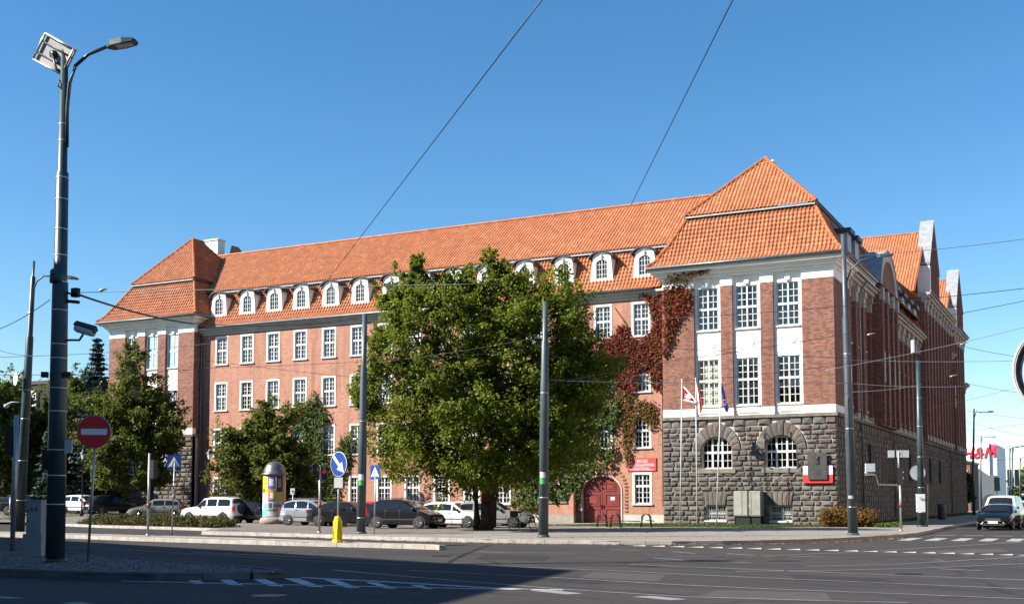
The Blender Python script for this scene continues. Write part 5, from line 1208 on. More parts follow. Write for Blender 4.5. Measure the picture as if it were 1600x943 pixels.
P_car('parked_car', 'black saloon nosing out behind the yellow bollard', 'sedan', 'black', 545, 70, 8)
P_car('parked_car', 'maroon car parked by the wall behind the slim grey pole', 'hatch', 'maroon', 556, 79, 0)
P_car('parked_car', 'bright red car glimpsed right of the slim grey pole', 'hatch', 'red', 588, 75, 3)
P_car('parked_car', 'white off-road car with a spare wheel on its tailgate behind the shrub bed', 'suv', 'white', 334, 80, 186, spare=True)
P_car('parked_car', 'black car partly hidden by the poster column', 'hatch', 'black', 405, 80, 8)
P_car('parked_car', 'beige three-door hatchback facing out under the lime tree', 'hatch', 'beige', 245, 86, 214)
P_car('parked_car', 'white hatchback on the drive left of the no-entry sign', 'hatch', 'white', 132, 92, 2)
P_car('parked_car', 'black car showing red tail lights right of the no-entry sign', 'hatch', 'black', 176, 90, 72)
P_car('parked_car', 'dark car parked behind the control cabinet', 'estate', 'dark', 48, 92, 20)
make_car('waiting_car', 'dark blue saloon waiting head-on at the zebra crossing', 'sedan', 'dark', -5.75, 73.6, .004, 266.5, group=None)
vv = onY(1568, 790, 79.4); make_car('waiting_van', 'white van waiting behind the dark blue saloon', 'van', 'white', vv.x, vv.y, .004, 267, group=None)
make_car('waiting_car', 'silver car queueing in the next lane beside the van', 'hatch', 'silver', -.9, 84, .004, 268, group=None)
make_car('waiting_car', 'red car queueing behind the white van', 'hatch', 'red', -1.6, 92, .004, 268, group=None)
make_car('parked_car', 'white car parked far down the side street', 'hatch', 'white', -11.6, 152, PZ, 268, group=None)
make_car('parked_car', 'dark car parked farthest down the side street', 'estate', 'dark', -12.6, 164, PZ, 268, group=None)
# ================================================================== STREET FURNITURE
def pole(t, base, h, r0, r1, mat='pole', lean=(0, 0), steps=None, straps=0):
    b = Vector(base); top = b + Vector((lean[0], lean[1], h))
    prof = steps or [(0, r0), (1, r1)]; pts = []; rs = []
    for f, r_ in prof: pts.append(b.lerp(top, f)); rs.append(r_)
    mb = MB().tube(pts, rs, 16); mb.lathe([(r0 * 1.25, 0), (r0 * 1.25, .06), (r0 * 1.02, .1)], 16, tuple(b)); mb.build('pole', mat, t, True, True)
    for k in range(straps):
        f = .12 + .8 * (k + random.uniform(-.3, .3)) / max(1, straps); p_ = b.lerp(top, f)
        r_ = float(np.interp(f, [a for a, _ in prof], [c for _, c in prof])) + .006
        MB().tube([p_, p_ + Vector((0, 0, .028))], r_, 16).build('strap', 'strap', t, True)
    return top
def arm_lamp(t, path, head_len, mat='pole', width=.3, hd=None):
    MB().tube(path, .045, 8).build('lamp_arm', mat, t, True)
    a = Vector(path[-1]); d = (a - Vector(path[-2])).normalized() if hd is None else Vector(hd).normalized(); s_ = Vector((-d.y, d.x, 0)).normalized(); up = d.cross(s_); up = up if up.z > 0 else -up
    P = []
    for f, w_, hu, hl in ((-.02, .05, .05, -.04), (.15, width * .42, .1, -.05), (.55, width * .5, .1, -.05), (.9, width * .42, .05, -.04), (1, width * .25, .01, -.03)):
        c = a + d * f * head_len; P += [c + s_ * w_ + up * hl, c + s_ * w_ * .8 + up * hu, c - s_ * w_ * .8 + up * hu, c - s_ * w_ + up * hl]
    fs = []
    for i in range(4):
        for k in range(4): fs.append((i * 4 + k, i * 4 + (k + 1) % 4, (i + 1) * 4 + (k + 1) % 4, (i + 1) * 4 + k))
    fs += [(0, 1, 2, 3), (16, 17, 18, 19)]
    MB().add(P, fs).build('lamp_head', 'pole' if mat == 'pole' else mat, t, False)
    q = [a + d * f * head_len + s_ * w_ * k - up * .056 for f, w_, k in ((.3, width * .33, 1), (.3, width * .33, -1), (.85, width * .28, -1), (.85, width * .28, 1))]
    MB().quad(*q).build('lens', 'lamp_glass', t, False)
# thick lamp and span-wire pole on the cobbled island
p0 = onZ(86, 878, PZ); lp = thing('lamp_pole', 'thick dark green lamp pole with solar panel and strapped bands on the cobbled island', 'lamp post', tuple(p0)); D1 = 29.0
ptop = atD(101, 78, D1); lean = (ptop.x - p0.x, ptop.y - p0.y); Hh = ptop.z - PZ
pole(lp, p0, Hh, .235, .075, lean=lean, steps=[(0, .235), (.3, .215), (.545, .19), (.548, .165), (.76, .15), (.763, .118), (1, .085)], straps=15)
MB().lathe([(.2, 0), (.21, .05), (.2, .3), (.17, .34)], 16, tuple(atD(91, 442, D1))).build('collar', 'pole', lp, True)
A = [atD(104.5, 230, D1 - .1), atD(105, 170, D1 - .1), atD(109, 130, D1 - .1), atD(118, 103, D1), atD(138, 85, D1), atD(168, 73, D1)]
arm_lamp(lp, A, .75, width=.42, hd=atD(208, 64, D1) - atD(166, 72, D1))
pan = MB(); c4 = [atD(74, 52, D1 + .15), atD(118, 77, D1 - .35), atD(99, 117, D1 + .1), atD(54, 93, D1 + .6)]
nrm = (c4[1] - c4[0]).cross(c4[3] - c4[0]).normalized(); nrm = nrm if nrm.y > 0 else -nrm
pan.add([*c4, *[c + nrm * .05 for c in c4]], [(0, 1, 2, 3), (4, 5, 6, 7), (0, 1, 5, 4), (1, 2, 6, 5), (2, 3, 7, 6), (3, 0, 4, 7)])
pnl = pan.build('solar_panel', plain('panel_back', (.34, .33, .31), .5), lp)
for a, b in ((.0, .02), (.98, 1.0)):
    MB().tube([c4[0].lerp(c4[3], (a + b) / 2) - nrm * .05, c4[1].lerp(c4[2], (a + b) / 2) - nrm * .05], .03, 6).build('panel_frame', 'strap', pnl, True)
for f in (.0, 1.): MB().tube([c4[0].lerp(c4[1], f) - nrm * .05, c4[3].lerp(c4[2], f) - nrm * .05], .03, 6).build('panel_frame', 'strap', pnl, True)
for f in (.3, .72): MB().tube([c4[0].lerp(c4[3], f) - nrm * .03, c4[1].lerp(c4[2], f) - nrm * .03], .022, 6).build('panel_rail', 'dark_cap', pnl, True)
cpn = sum(c4, Vector()) / 4; MB().tube([atD(96, 112, D1), atD(88, 108, D1), cpn - nrm * .08], .035, 8).tube([cpn - nrm * .1, cpn + nrm * .0], .1, 8).build('panel_bracket', 'pole', lp, True)
MB().tube([atD(97, 122, D1), atD(91, 128, D1 - .1), atD(91, 135, D1 - .1), atD(97, 138, D1)], .018, 6).build('cable_loop', 'black', lp, True)
def cctv(t, a, b, c):
    MB().tube([a, b, c], .025, 6).build('camera_arm', 'galv', t, True)
MB().tube([atD(104, 531, D1), atD(124, 531, D1 - .1), atD(130, 522, D1 - .1)], .03, 6).build('camera_arm', 'pole', lp, True)
ca, cb_ = atD(118, 512, D1 - .1), atD(146, 520, D1 - .3); MB().tube([ca, ca.lerp(cb_, .15), cb_], [.07, .1, .1], 10).build('camera_housing', 'lightgrey', lp, True)
MB().tube([ca + Vector((0, 0, .1)), cb_ + (cb_ - ca) * .12 + Vector((0, 0, .09))], [.09, .1], 4).build('sun_shield', 'dark_cap', lp)
for px in (70, 105): MB().cbox(atD(px, 585, D1 - .1), .16, .12, .14, .6).build('detector', 'black', lp)
MB().cbox(atD(118, 457, D1 - .1), .18, .14, .22).tube([atD(103, 456, D1), atD(118, 462, D1)], .03, 6).tube([atD(103, 470, D1), atD(124, 472, D1)], .045, 6).build('wire_bracket', 'iron', lp, True)
MB().cbox(atD(107, 697, D1), .18, .08, .34, YAW).build('sign_back', 'lightgrey', lp)
MB().cbox(atD(70, 718, D1), .12, .1, .5, YAW).build('detector_box', 'black', lp)
# control cabinet with 64
p_ = onZ(56, 868, PZ); cbx = thing('control_cabinet', 'pale grey control cabinet numbered 64 beside the thick lamp pole', 'cabinet', tuple(p_), YAW)
w_, d_ = .46, .4
MB().box(-.3, .22, -.2, .25, 0, .62).build('base', 'cab_grey', cbx, False, True, True)
MB().box(-.23, .17, -.15, .22, .62, 1.52).build('body', 'cab_grey', cbx, False, True, True)
MB().box(-.25, .19, -.17, .24, 1.52, 1.56).build('lid', 'cab_grey', cbx, False, True, True)
MB().box(-.2, .14, -.165, -.15, .68, 1.48).build('door', 'cab_grey', cbx, False, True, True)
MB().box(-.2, .14, -.215, -.2, .12, .58).build('base_panel', 'cab_grey', cbx, False, True, True)
o = put('number', text_mesh('64', .22, 'black', .002), cbx, True); o.location = (-.02, -.168, 1.3); o.rotation_euler = (PI / 2, 0, 0)
for z in (.95, 1.2): MB().box(-.2, -.17, -.185, -.165, z, z + .07).build('lock', 'black', cbx, False, True, True)
# signs
def disc_sign(t, c, r_, mat, ang, nm='disc', back='galv'):
    """disc facing direction ang (rotation about z from facing -Y)"""
    mb = MB().lathe([(r_, 0), (r_, .02)], 32, (0, 0, 0), 'y'); o = put(nm, mb.mesh(nm, mat), t); o.location = c; o.rotation_euler = (0, 0, ang)
    rm_ = MB().lathe([(r_, -.004), (r_ * 1.03, 0), (r_ * 1.03, .03), (r_, .03)], 32, (0, 0, 0), 'y', False); put('rim', rm_.mesh('rim', back), o, True)
    return o
p_ = onZ(137, 879, PZ); ne = thing('no_entry_sign', 'red round no-entry sign with white bar on a grey post', 'sign', tuple(p_)); DN = 29.0
c = atD(147, 674, 28.7)
MB().tube([p_, (c.x, c.y + .06, c.z + .1)], .032, 10).build('post', 'galv', ne, True)
o = disc_sign(ne, c, .4, 'red', YAW + R(6)); MB().box(-.31, .31, -.006, -.002, -.075, .075).build('bar', 'sign_white', o, False, True, True)
def crossing_sign(px_b, py_b, px, py, size, ang, label):
    p_ = onZ(px_b, py_b, PZ); t = thing('pedestrian_crossing_sign', label, 'sign', tuple(p_)); c = atD(px, py, (p_ - Vector((0, 0, EYE))).length); c.x, c.y = p_.x + (c.x - p_.x) * .3, p_.y + (c.y - p_.y) * .3
    MB().tube([p_, (c.x, c.y + .05, c.z + size * .4)], .03, 8).build('post', 'galv', t, True)
    o = put('plate', MB().box(-size / 2, size / 2, 0, .02, -size / 2, size / 2 * 1.12).mesh('plate', 'blue'), t); o.location = c; o.rotation_euler = (0, 0, ang)
    s_ = size; MB().prism([(-.42 * s_, -.3 * s_), (.42 * s_, -.3 * s_), (0, .44 * s_)], -.005, -.002).build('triangle', 'sign_white', o, False, True, True)
    g = MB().lathe([(.001, -.004), (.05 * s_, -.002), (.05 * s_, 0)], 10, (.02 * s_, -.005, .17 * s_), 'y')
    for a, b, w2 in (((.0, .12), (.0, -.04), .06), ((.0, -.04), (-.12, -.2), .045), ((.0, -.04), (.11, -.2), .045), ((0, .1), (-.1, -.02), .03), ((0, .1), (.1, .0), .03)):
        a, b = Vector(a) * s_, Vector(b) * s_; d = (b - a).normalized(); n = Vector((-d.y, d.x)) * w2 * s_ / 2
        g.prism([tuple(a + n), tuple(a - n), tuple(b - n), tuple(b + n)], -.009, -.005)
    for k in range(4): g.box((-.3 + k * .17) * s_, (-.2 + k * .17) * s_, -.009, -.005, -.28 * s_, -.22 * s_)
    g.build('walking_figure', 'black', o, False, True, True)
    MB().box(-size / 2, size / 2, .02, .03, -size / 2, size / 2 * 1.12).build('back_plate', 'galv', o, False, True, True)
crossing_sign(268.5, 836.5, 274, 724, .62, YAW + R(5), 'blue pedestrian crossing sign on a thin post beside the pale signal pole')
crossing_sign(584.5, 834, 587.5, 738, .62, YAW + R(-38), 'blue pedestrian crossing sign beside the slim grey pole before the black car')
p_ = onZ(527.5, 846.5, PZ); kr = thing('keep_right_sign', 'round blue keep-right arrow sign rising from a yellow bollard', 'sign', tuple(p_))
c = atD(531, 724, 42.6); c.x, c.y = p_.x + .12 + .12 * math.sin(YAW - R(42)), p_.y - .12 * math.cos(YAW - R(42))
MB().tube([p_, (p_.x + .03, p_.y, c.z + .2)], .035, 8).build('post', 'galv', kr, True)
bl = MB().lathe([(.2, 0), (.2, .08), (.16, .14), (.155, .78), (.12, .92), (.09, .96)], 12, tuple(p_)); bl.build('bollard', 'yellow', kr, False)
for k in range(6):
    a = 2 * PI * k / 6; MB().tube([(p_.x + .165 * math.cos(a), p_.y + .165 * math.sin(a), PZ + .05), (p_.x + .165 * math.cos(a), p_.y + .165 * math.sin(a), PZ + .8)], .022, 6).build('rib', 'yellow', kr, True)
o = disc_sign(kr, c, .45, 'blue', YAW + R(-42), back='sign_white')
d45 = Vector((.71, -.71)); nn = Vector((.71, .71)); pp = [Vector((-.3, .3)) + nn * .06, Vector((-.3, .3)) - nn * .06, Vector((.05, -.05)) - nn * .06, Vector((.05, -.05)) - nn * .2, Vector((.31, -.31)), Vector((.05, -.05)) + nn * .2, Vector((.05, -.05)) + nn * .06]
MB().prism([tuple(v) for v in pp], -.006, -.001).build('arrow', 'sign_white', o, False, True, True)
o2 = put('supplementary_plate', MB().box(-.25, .25, 0, .02, -.19, .19).mesh('supplementary_plate', 'cab_grey'), kr); o2.location = (c.x, c.y, c.z - .68); o2.rotation_euler = (0, 0, YAW + R(-42))
def signal_head(t, c, ang, n=3, lit=None, w_=.26, unit=.27):
    o = put('signal_head', MB().box(-w_ / 2, w_ / 2, -.12, .1, -unit * n / 2, unit * n / 2).mesh('signal_head', 'black'), t); o.location = c; o.rotation_euler = (0, 0, ang)
    for k in range(n):
        z = unit * (n / 2 - .5 - k); MB().lathe([(.095, -.14), (.095, -.121)], 14, (0, 0, z), 'y').build('signal_lens', 'red_light' if lit == k else plain('dark_lens', (.03, .03, .03), .2, 0, 0), o, False, True, True)
        v = MB(); 
        for q in range(8):
            a0, a1 = PI * q / 8, PI * (q + 1) / 8; v.quad((.11 * math.cos(a0), -.12, z + .11 * math.sin(a0)), (.11 * math.cos(a1), -.12, z + .11 * math.sin(a1)), (.11 * math.cos(a1), -.27, z + .10 * math.sin(a1)), (.11 * math.cos(a0), -.27, z + .10 * math.sin(a0)))
        v.build('visor', 'black', o, False, True, True)
    return o
def signal_pole(px, py, top, label, heads, h_mat='galv'):
    p_ = onZ(px, py, PZ); t = thing('traffic_light', label, 'traffic light', tuple(p_)); D = (p_ - Vector((0, 0, EYE))).length; q = atD(px, top, D); h = q.z - PZ
    MB().tube([p_, p_ + Vector((0, 0, h))], .055, 12).lathe([(.1, 0), (.1, .05), (.06, .09)], 12, tuple(p_)).build('post', h_mat, t, True)
    for dx, py_, ang, n, lit in heads: z = atD(px, py_, D).z; signal_head(t, (p_.x + dx * math.cos(YAW), p_.y + dx * math.sin(YAW) - .02, z), ang, n, lit)
    MB().tube([p_ + Vector((0, 0, 1.2)), p_ + Vector((0, 0, 1.42))], .075, 8).build('push_button', plain('button_red', (.2, .05, .03), .5), t, True)
    return t, p_, D
signal_pole(231, 836.5, 711, 'pale slim signal pole with heads turned away before the lime tree', [(.18, 735, YAW + R(150), 3, None)])
signal_pole(499, 832, 727, 'slim signal pole showing a red pedestrian light before the ivy', [(-.24, 734, YAW + R(-75), 2, None), (.22, 741, YAW + R(10), 2, 0)])
t, p_, D = signal_pole(1408, 829, 745, 'pale pole carrying signal boards and small white plates at the pavement corner', [(.02, 745, YAW + R(160), 3, None)])
MB().tube([atD(1404, 765, D), atD(1402, 757, D), atD(1372, 756.5, D), atD(1368, 742, D), atD(1360, 738, D), atD(1351, 738, D)], .045, 8).build('bracket', 'galv', t, True)
MB().cbox(atD(1359.5, 730, D), .5, .14, .44, YAW).build('detector_box', 'lightgrey', t); MB().cbox(atD(1359.5, 741, D), .5, .2, .08, YAW).build('box_shelf', 'galv', t)
for px in (1380, 1391): MB().cbox(atD(px, 736, D + .4), .3, .06, 1.2, YAW).build('backing_board', 'black', t)
MB().cbox(atD(1407, 735, D + .3), .55, .06, 1.25, YAW).build('backing_board', 'black', t)
for py in (737, 746): MB().cbox(atD(1408, py, D - .15), .26, .05, .05, YAW).build('louvre', 'sign_white', t)
for px, w_ in ((1392.5, .34), (1405, .28), (1415, .34)): MB().cbox(atD(px, 708.5, D), w_, .03, .38, YAW).build('small_plate', 'lightgrey', t)
MB().tube([atD(1404, 748, D), atD(1404, 705, D)], .04, 8).build('upper_post', 'galv', t, True)
# overhead-line poles
def line_pole(px, py, tx, ty, label, r0, r1, mat='pole_grey', straps=3, steps=None):
    p_ = onZ(px, py, PZ); D = (p_ - Vector((0, 0, EYE))).dot(ray(px, py).normalized()); d = ray(px, py); D = (p_.y) / d.y
    q = atD(tx, ty, D); t = thing('overhead_line_pole', label, 'pole', tuple(p_), 0, None)
    pole(t, p_, q.z - PZ, r0, r1, mat, (q.x - p_.x, q.y - p_.y), steps, straps); return t, p_, D
t3, p3_, D3 = line_pole(564, 833, 570, 490, 'slim blue grey line pole with a white and green sticker left of the maple', .215, .12, 'pole_grey', 2, [(0, .215), (.45, .2), (.46, .175), (.75, .16), (.76, .125), (1, .115)])
def sticker(t, px, py, D, col, hh=.28, r_=.2):
    c = atD(px, py, D - .02); f = Vector((math.sin(YAW), -math.cos(YAW), 0)); s_ = Vector((math.cos(YAW), math.sin(YAW), 0)); mb = MB(); n = 5
    ax = c - f * 0; 
    for k in range(n):
        a0, a1 = -.6 + 1.2 * k / n, -.6 + 1.2 * (k + 1) / n
        q = [ax + s_ * math.sin(a) * r_ + f * math.cos(a) * r_ for a in (a0, a1)]
        mb.quad(q[0] + Vector((0, 0, -hh / 2)), q[1] + Vector((0, 0, -hh / 2)), q[1] + Vector((0, 0, hh / 2)), q[0] + Vector((0, 0, hh / 2)))
    return mb.build('sticker', col, t)
M['sticker_green'] = plain('sticker_green', (.10, .42, .10), .6)
sticker(t3, 565, 745, D3, 'sign_white', .28, .215); sticker(t3, 565, 753, D3, 'sticker_green', .28, .215)
t4, p4_, D4 = line_pole(849, 838.5, 852, 471, 'slim blue grey line pole with a sticker before the maple, right of the bicycle', .215, .11, 'pole_grey', 2, [(0, .215), (.66, .18), (.665, .165), (.83, .15), (.835, .118), (1, .11)])
sticker(t4, 848, 741.5, D4, 'sign_white', .25, .205); sticker(t4, 848, 751, D4, 'sticker_green', .25, .205)
t5, p5_, D5 = line_pole(1333, 835, 1317, 366, 'tall grey lamp and line pole at the pavement edge before the building corner', .225, .11, 'pole_grey', 3, [(0, .225), (.45, .19), (.455, .175), (.72, .155), (.73, .12), (1, .10)])
arm_lamp(t5, [atD(1324, 480, D5), atD(1323, 440, D5), atD(1330, 420, D5), atD(1345, 407, D5), atD(1370, 401, D5)], .75, 'pole_grey', .3, atD(1396, 398, D5) - atD(1370, 401, D5))
sticker(t5, 1328, 776, D5, 'sign_white', .14, .215)
t6, p6_, D6 = line_pole(1440, 822, 1434.5, 563, 'dark line pole carrying a white notice board on the shaded pavement', .22, .13, 'pole', 5)
MB().cbox(atD(1438.5, 785, D6 - .35), .5, .1, 1.05, YAW).build('notice_board', 'sign_white', t6)
MB().cbox(atD(1438.5, 777, D6 - .42), .2, .02, .1, YAW).build('notice_print', 'lightgrey', t6)
o = disc_sign(t6, atD(1434, 738, D6 + .3), .45, 'lightgrey', YAW, 'round_sign_back')
MB().tube([atD(1445, 754, D6), atD(1449, 758, D6), atD(1449, 822, D6)], .05, 8).build('side_pipe', 'galv', t6, True)
MB().cbox(atD(1426, 541, D6), .12, .5, .75, .3).build('floodlight', 'lightgrey', t6); MB().tube([atD(1435, 563, D6), atD(1428, 548, D6)], .04, 6).build('floodlight_bracket', 'pole', t6, True)
# green lamp pole further left
p_ = atD(31, 781, 58); p_.z = .02; t2 = thing('lamp_pole', 'slender dark green lamp pole with dish and camera behind the control cabinet', 'lamp post', tuple(p_)); q = atD(53, 408, 58)
pole(t2, p_, q.z, .2, .07, 'pole', (q.x - p_.x, q.y - p_.y), [(0, .26), (.5, .21), (.72, .18), (.725, .14), (.94, .12), (.945, .06), (1, .06)], 6)
arm_lamp(t2, [atD(50, 490, 57.8), atD(52, 455, 57.8), atD(57, 440, 57.8), atD(68, 431, 57.8), atD(84, 431, 57.8), atD(98, 433, 57.8)], .8, 'pole', .3, atD(119, 435, 57.8) - atD(98, 433, 57.8))
o = disc_sign(t2, atD(24, 591, 57.6), .34, 'sign_white', YAW + R(-50), 'dish')
MB().tube([atD(37, 580, 57.8), atD(30, 583, 57.8), atD(28, 590, 57.7)], .04, 6).build('dish_arm', 'galv', t2, True)
MB().tube([atD(33, 628, 57.8), atD(18, 628, 57.8), atD(11, 631, 57.8)], .035, 6).lathe([(.001, -.14), (.1, -.1), (.13, 0), (.1, .05), (.001, .07)], 12, tuple(atD(10, 633, 57.8))).build('dome_camera', 'lightgrey', t2, True)
p_ = onZ(19, 861, PZ); gp = thing('sign_post', 'plain grey post with a dark board left of the control cabinet', 'post', tuple(p_)); DG = p_.y / ray(19, 861).y; q = atD(26, 648, DG)
MB().tube([p_, q], .075, 10).build('post', 'galv', gp, True); MB().cbox(atD(15, 690, DG), .24, .1, .8, YAW).build('board', 'black', gp)
# lantern posts
def lantern(px, D, top, label):
    b = atD(px, 781, D); b.z = gz(b.x, b.y) if b.x < -57 and b.y > 57 else PZ; q = atD(px, top, D); t = thing('lantern_post', label, 'street lamp', tuple(b), 0, None); h = q.z - b.z
    MB().lathe([(.14, 0), (.14, .25), (.07, .5), (.05, 1.0), (.045, h - .75), (.07, h - .7)], 12, tuple(b)).build('post', 'iron', t, True)
    MB().lathe([(.09, h - .7), (.19, h - .32), (.19, h - .3)], 6, tuple(b)).build('lantern_glass', 'lamp_glass', t)
    MB().lathe([(.26, h - .3), (.22, h - .24), (.1, h - .1), (.04, h)], 6, tuple(b)).build('lantern_roof', 'iron', t)
lantern(326, 81, 701, 'black lantern post in the shrub bed before the white off-road car'); lantern(128, 88, 702, 'black lantern post on the drive by the white hatchback')
# poster column
p_ = onZ(428, 818, PZ); ac = thing('poster_column', 'round poster column with grey dome and colourful posters', 'advertising column', tuple(p_)); k = 76.1 / F_PX
ra = 17.5 * k
MB().lathe([(ra * 1.28, 0), (ra * 1.25, .3), (ra * 1.12, .42), (ra, .46)], 28, tuple(p_)).build('base', 'concrete', ac, True)
MB().lathe([(ra, .4), (ra, 3.28)], 28, tuple(p_)).build('drum', 'lightgrey', ac, True)
MB().lathe([(ra * 1.16, 3.2), (ra * 1.18, 3.3), (ra * .98, 3.36), (ra * .93, 3.6), (ra * .78, 3.85), (ra * .45, 4.05), (ra * .12, 4.12), (.001, 4.13)], 28, tuple(p_)).build('dome', 'dome', ac, True)
def poster(a0, a1, z0, z1, col, nm='poster', off=.008, parent=None):
    mb = MB(); n = 8; f0 = YAW - PI / 2
    for i in range(n):
        b0, b1 = f0 + a0 + (a1 - a0) * i / n, f0 + a0 + (a1 - a0) * (i + 1) / n
        mb.quad(*[(p_.x + (ra + off) * math.cos(b), p_.y + (ra + off) * math.sin(b), PZ + z) for b, z in ((b0, z0), (b1, z0), (b1, z1), (b0, z1))])
    return mb.build(nm, plain('print', col, .6, 0, .15, 6) if isinstance(col, tuple) else col, parent or ac)
pa = poster(-1.45, -.42, 2.0, 3.18, (.72, .58, .02)); poster(-1.2, -.6, 2.8, 2.86, (.08, .07, .02), 'print_line', .012, pa); poster(-1.15, -.6, 2.66, 2.72, (.08, .07, .02), 'print_line', .012, pa); poster(-1.1, -.75, 2.06, 2.3, (.03, .03, .03), 'print_figure', .012, pa)
poster(-1.45, -.42, 1.35, 1.99, (.75, .75, .72)); pb = poster(-1.45, -.42, .5, 1.34, (.16, .48, .68)); poster(-1.3, -.9, .9, 1.3, (.6, .75, .82), 'print_figure', .012, pb)
pc = poster(-.4, .32, 2.28, 3.16, (.14, .13, .30)); poster(-.3, .1, 2.5, 2.95, (.55, .52, .55), 'print_figure', .012, pc); poster(-.3, .25, 2.33, 2.42, (.04, .1, .4), 'print_line', .012, pc)
pd = poster(-.4, .32, 1.55, 2.26, (.62, .22, .02)); poster(-.15, .1, 1.7, 2.05, (.75, .72, .66), 'print_figure', .012, pd); poster(-.4, .32, 1.5, 1.62, (.03, .12, .42), 'print_line', .012, pd)
pe = poster(-.4, .95, .52, 1.46, (.42, .42, .42)); poster(-.35, .9, .85, .98, (.06, .2, .06), 'print_line', .012, pe); poster(-.3, -.02, 1.05, 1.38, (.05, .05, .05), 'print_figure', .012, pe); poster(.1, .8, 1.1, 1.3, (.16, .16, .17), 'print_line', .012, pe)
pf = poster(.36, 1.0, 2.1, 3.16, (.035, .03, .03)); poster(.5, .8, 2.4, 2.95, (.25, .2, .17), 'print_figure', .012, pf); poster(1.02, 1.4, .6, 3.16, (.55, .3, .08)); poster(.36, 1.0, 1.5, 2.08, (.5, .4, .05))
# small P sign, litter bins, bicycle, stands
b = atD(457.5, 781, 78); b.z = PZ; t = thing('parking_sign', 'small white plate on a short post behind the poster column', 'sign', tuple(b)); MB().tube([b, b + Vector((0, 0, 2.2))], .03, 6).build('post', 'galv', t, True)
MB().cbox(atD(457, 767, 77.9), .3, .03, .42, YAW).build('plate', 'sign_white', t); MB().cbox(atD(457.5, 767, 77.85), .12, .02, .1, YAW).build('plate_mark', 'black', t)
b = onZ(876, 815, PZ); t = thing('litter_bin', 'slim red brown litter bin on a post left of the gate', 'bin', tuple(b)); MB().tube([b, b + Vector((0, 0, 1.1))], .04, 6).build('post', 'iron', t, True)
MB().lathe([(.16, .45), (.2, .5), (.2, 1.1), (.17, 1.12)], 12, (b.x - .25, b.y, PZ)).build('bin', plain('bin_red', (.14, .03, .022), .5), t, True)
b = atD(537, 781, 66); b.z = PZ; t = thing('litter_bin', 'black square litter bin beside the yellow bollard before the parked cars', 'bin', tuple(b)); MB().cbox((b.x, b.y, PZ + .55), .36, .36, 1.0, YAW).build('bin', 'black', t); MB().cbox((b.x, b.y, PZ + 1.08), .42, .42, .06, YAW).build('lid', 'iron', t)
b = onZ(1472, 811, PZ); t = thing('street_bin', 'dark grey bin standing on the shaded pavement', 'bin', tuple(b)); MB().lathe([(.28, 0), (.32, .1), (.34, 1.15), (.3, 1.25), (.001, 1.3)], 14, tuple(b)).build('bin', plain('bin_blue_grey', (.03, .04, .055), .5), t, True); MB().box(b.x - .2, b.x + .2, b.y - .36, b.y - .3, PZ + .85, PZ + 1.0).build('slot', 'black', t)
b = onZ(1482, 803, PZ); t = thing('street_sign', 'thin grey post with a small plate beside the shaded plinth', 'sign', tuple(b)); MB().tube([b, b + Vector((0, 0, 3.4))], .035, 6).build('post', 'galv', t, True); MB().cbox(b + Vector((-.1, 0, 3.2)), .7, .03, .3, YAW).build('plate', 'galv', t)
bk = onZ(820, 828.5, PZ); t = thing('bicycle', 'black bicycle leaning by the maple left of the slim grey pole', 'bicycle', tuple(bk), YAW + R(-8))
for x in (-.55, .55):
    wv = MB()
    pth = [(x + .34 * math.cos(2 * PI * k / 24), 0, .35 + .34 * math.sin(2 * PI * k / 24)) for k in range(25)]; wv.tube(pth, .022, 6, False)
    for k in range(10): a = 2 * PI * k / 10; wv.tube([(x, 0, .35), (x + .33 * math.cos(a), 0, .35 + .33 * math.sin(a))], .004, 3)
    wv.build('wheel', 'rubber', t, True, True, True)
MB().tube([(-.55, 0, .35), (-.12, 0, .36), (-.25, 0, .92)], .02, 6).tube([(-.12, 0, .36), (.36, 0, .82), (-.22, 0, .8), (-.55, 0, .35)], .02, 6).tube([(.55, 0, .35), (.34, 0, .98)], .02, 6).build('frame', 'iron', t, True, True, True)
MB().tube([(.34, 0, .98), (.3, -.25, 1.06)], .018, 6).tube([(.34, 0, .98), (.3, .25, 1.06)], .018, 6).build('handlebar', 'iron', t, True, True, True)
MB().lathe([(.001, .9), (.12, .92), (.1, .98), (.001, 1.0)], 10, (-.26, 0, 0)).build('saddle', 'black', t, True, True, True)
MB().cbox((-.55, 0, .86), .4, .28, .3).build('rear_basket', 'iron', t, False, True, True)
MB().lathe([(.001, -.02), (.09, -.015), (.09, .015), (.001, .02)], 12, (-.12, 0, .36), 'y').tube([(-.12, .05, .36), (-.05, .09, .2)], .014, 5).tube([(-.12, -.05, .36), (-.19, -.09, .52)], .014, 5).build('crank', 'iron', t, True, True, True)
for px, py, label in ((940, 822.5, 'black hoop bicycle stand before the middle of the red gate'), (961, 823.5, 'black hoop bicycle stand by the right post of the red gate'), (1009, 823, 'black hoop bicycle stand on the grass edge below the red sign')):
    b = onZ(px, py, PZ); t = thing('bicycle_stand', label, 'bicycle stand', tuple(b)); 
    for dy in (0, .18): MB().tube([b + Vector((-.32, dy, 0)), b + Vector((-.24, dy, .62)), b + Vector((-.12, dy, .74)), b + Vector((.12, dy, .74)), b + Vector((.24, dy, .62)), b + Vector((.32, dy, 0))], .032, 7).build('hoop', 'iron', t, True)
    MB().tube([b + Vector((0, 0, .4)), b + Vector((1.5 if px < 1000 else .5, .1, .36))], .03, 6).build('bar', 'iron', t, True)
wl = thing('garden_wall', 'low brick wall with plaster foot and stone coping left of the red gate', 'wall', (-33.4, WY - .5, PZ))
MB().box(-35.4, -32.75, WY - .9, WY - .6, .75, 1.5).build('brickwork', 'brick_wing', wl); MB().box(-35.4, -32.72, WY - .94, WY - .56, .15, .75).build('foot', 'concrete', wl); MB().box(-35.45, -33.2, WY - 1.0, WY - .5, 1.5, 1.62).build('coping', 'ashlar', wl)
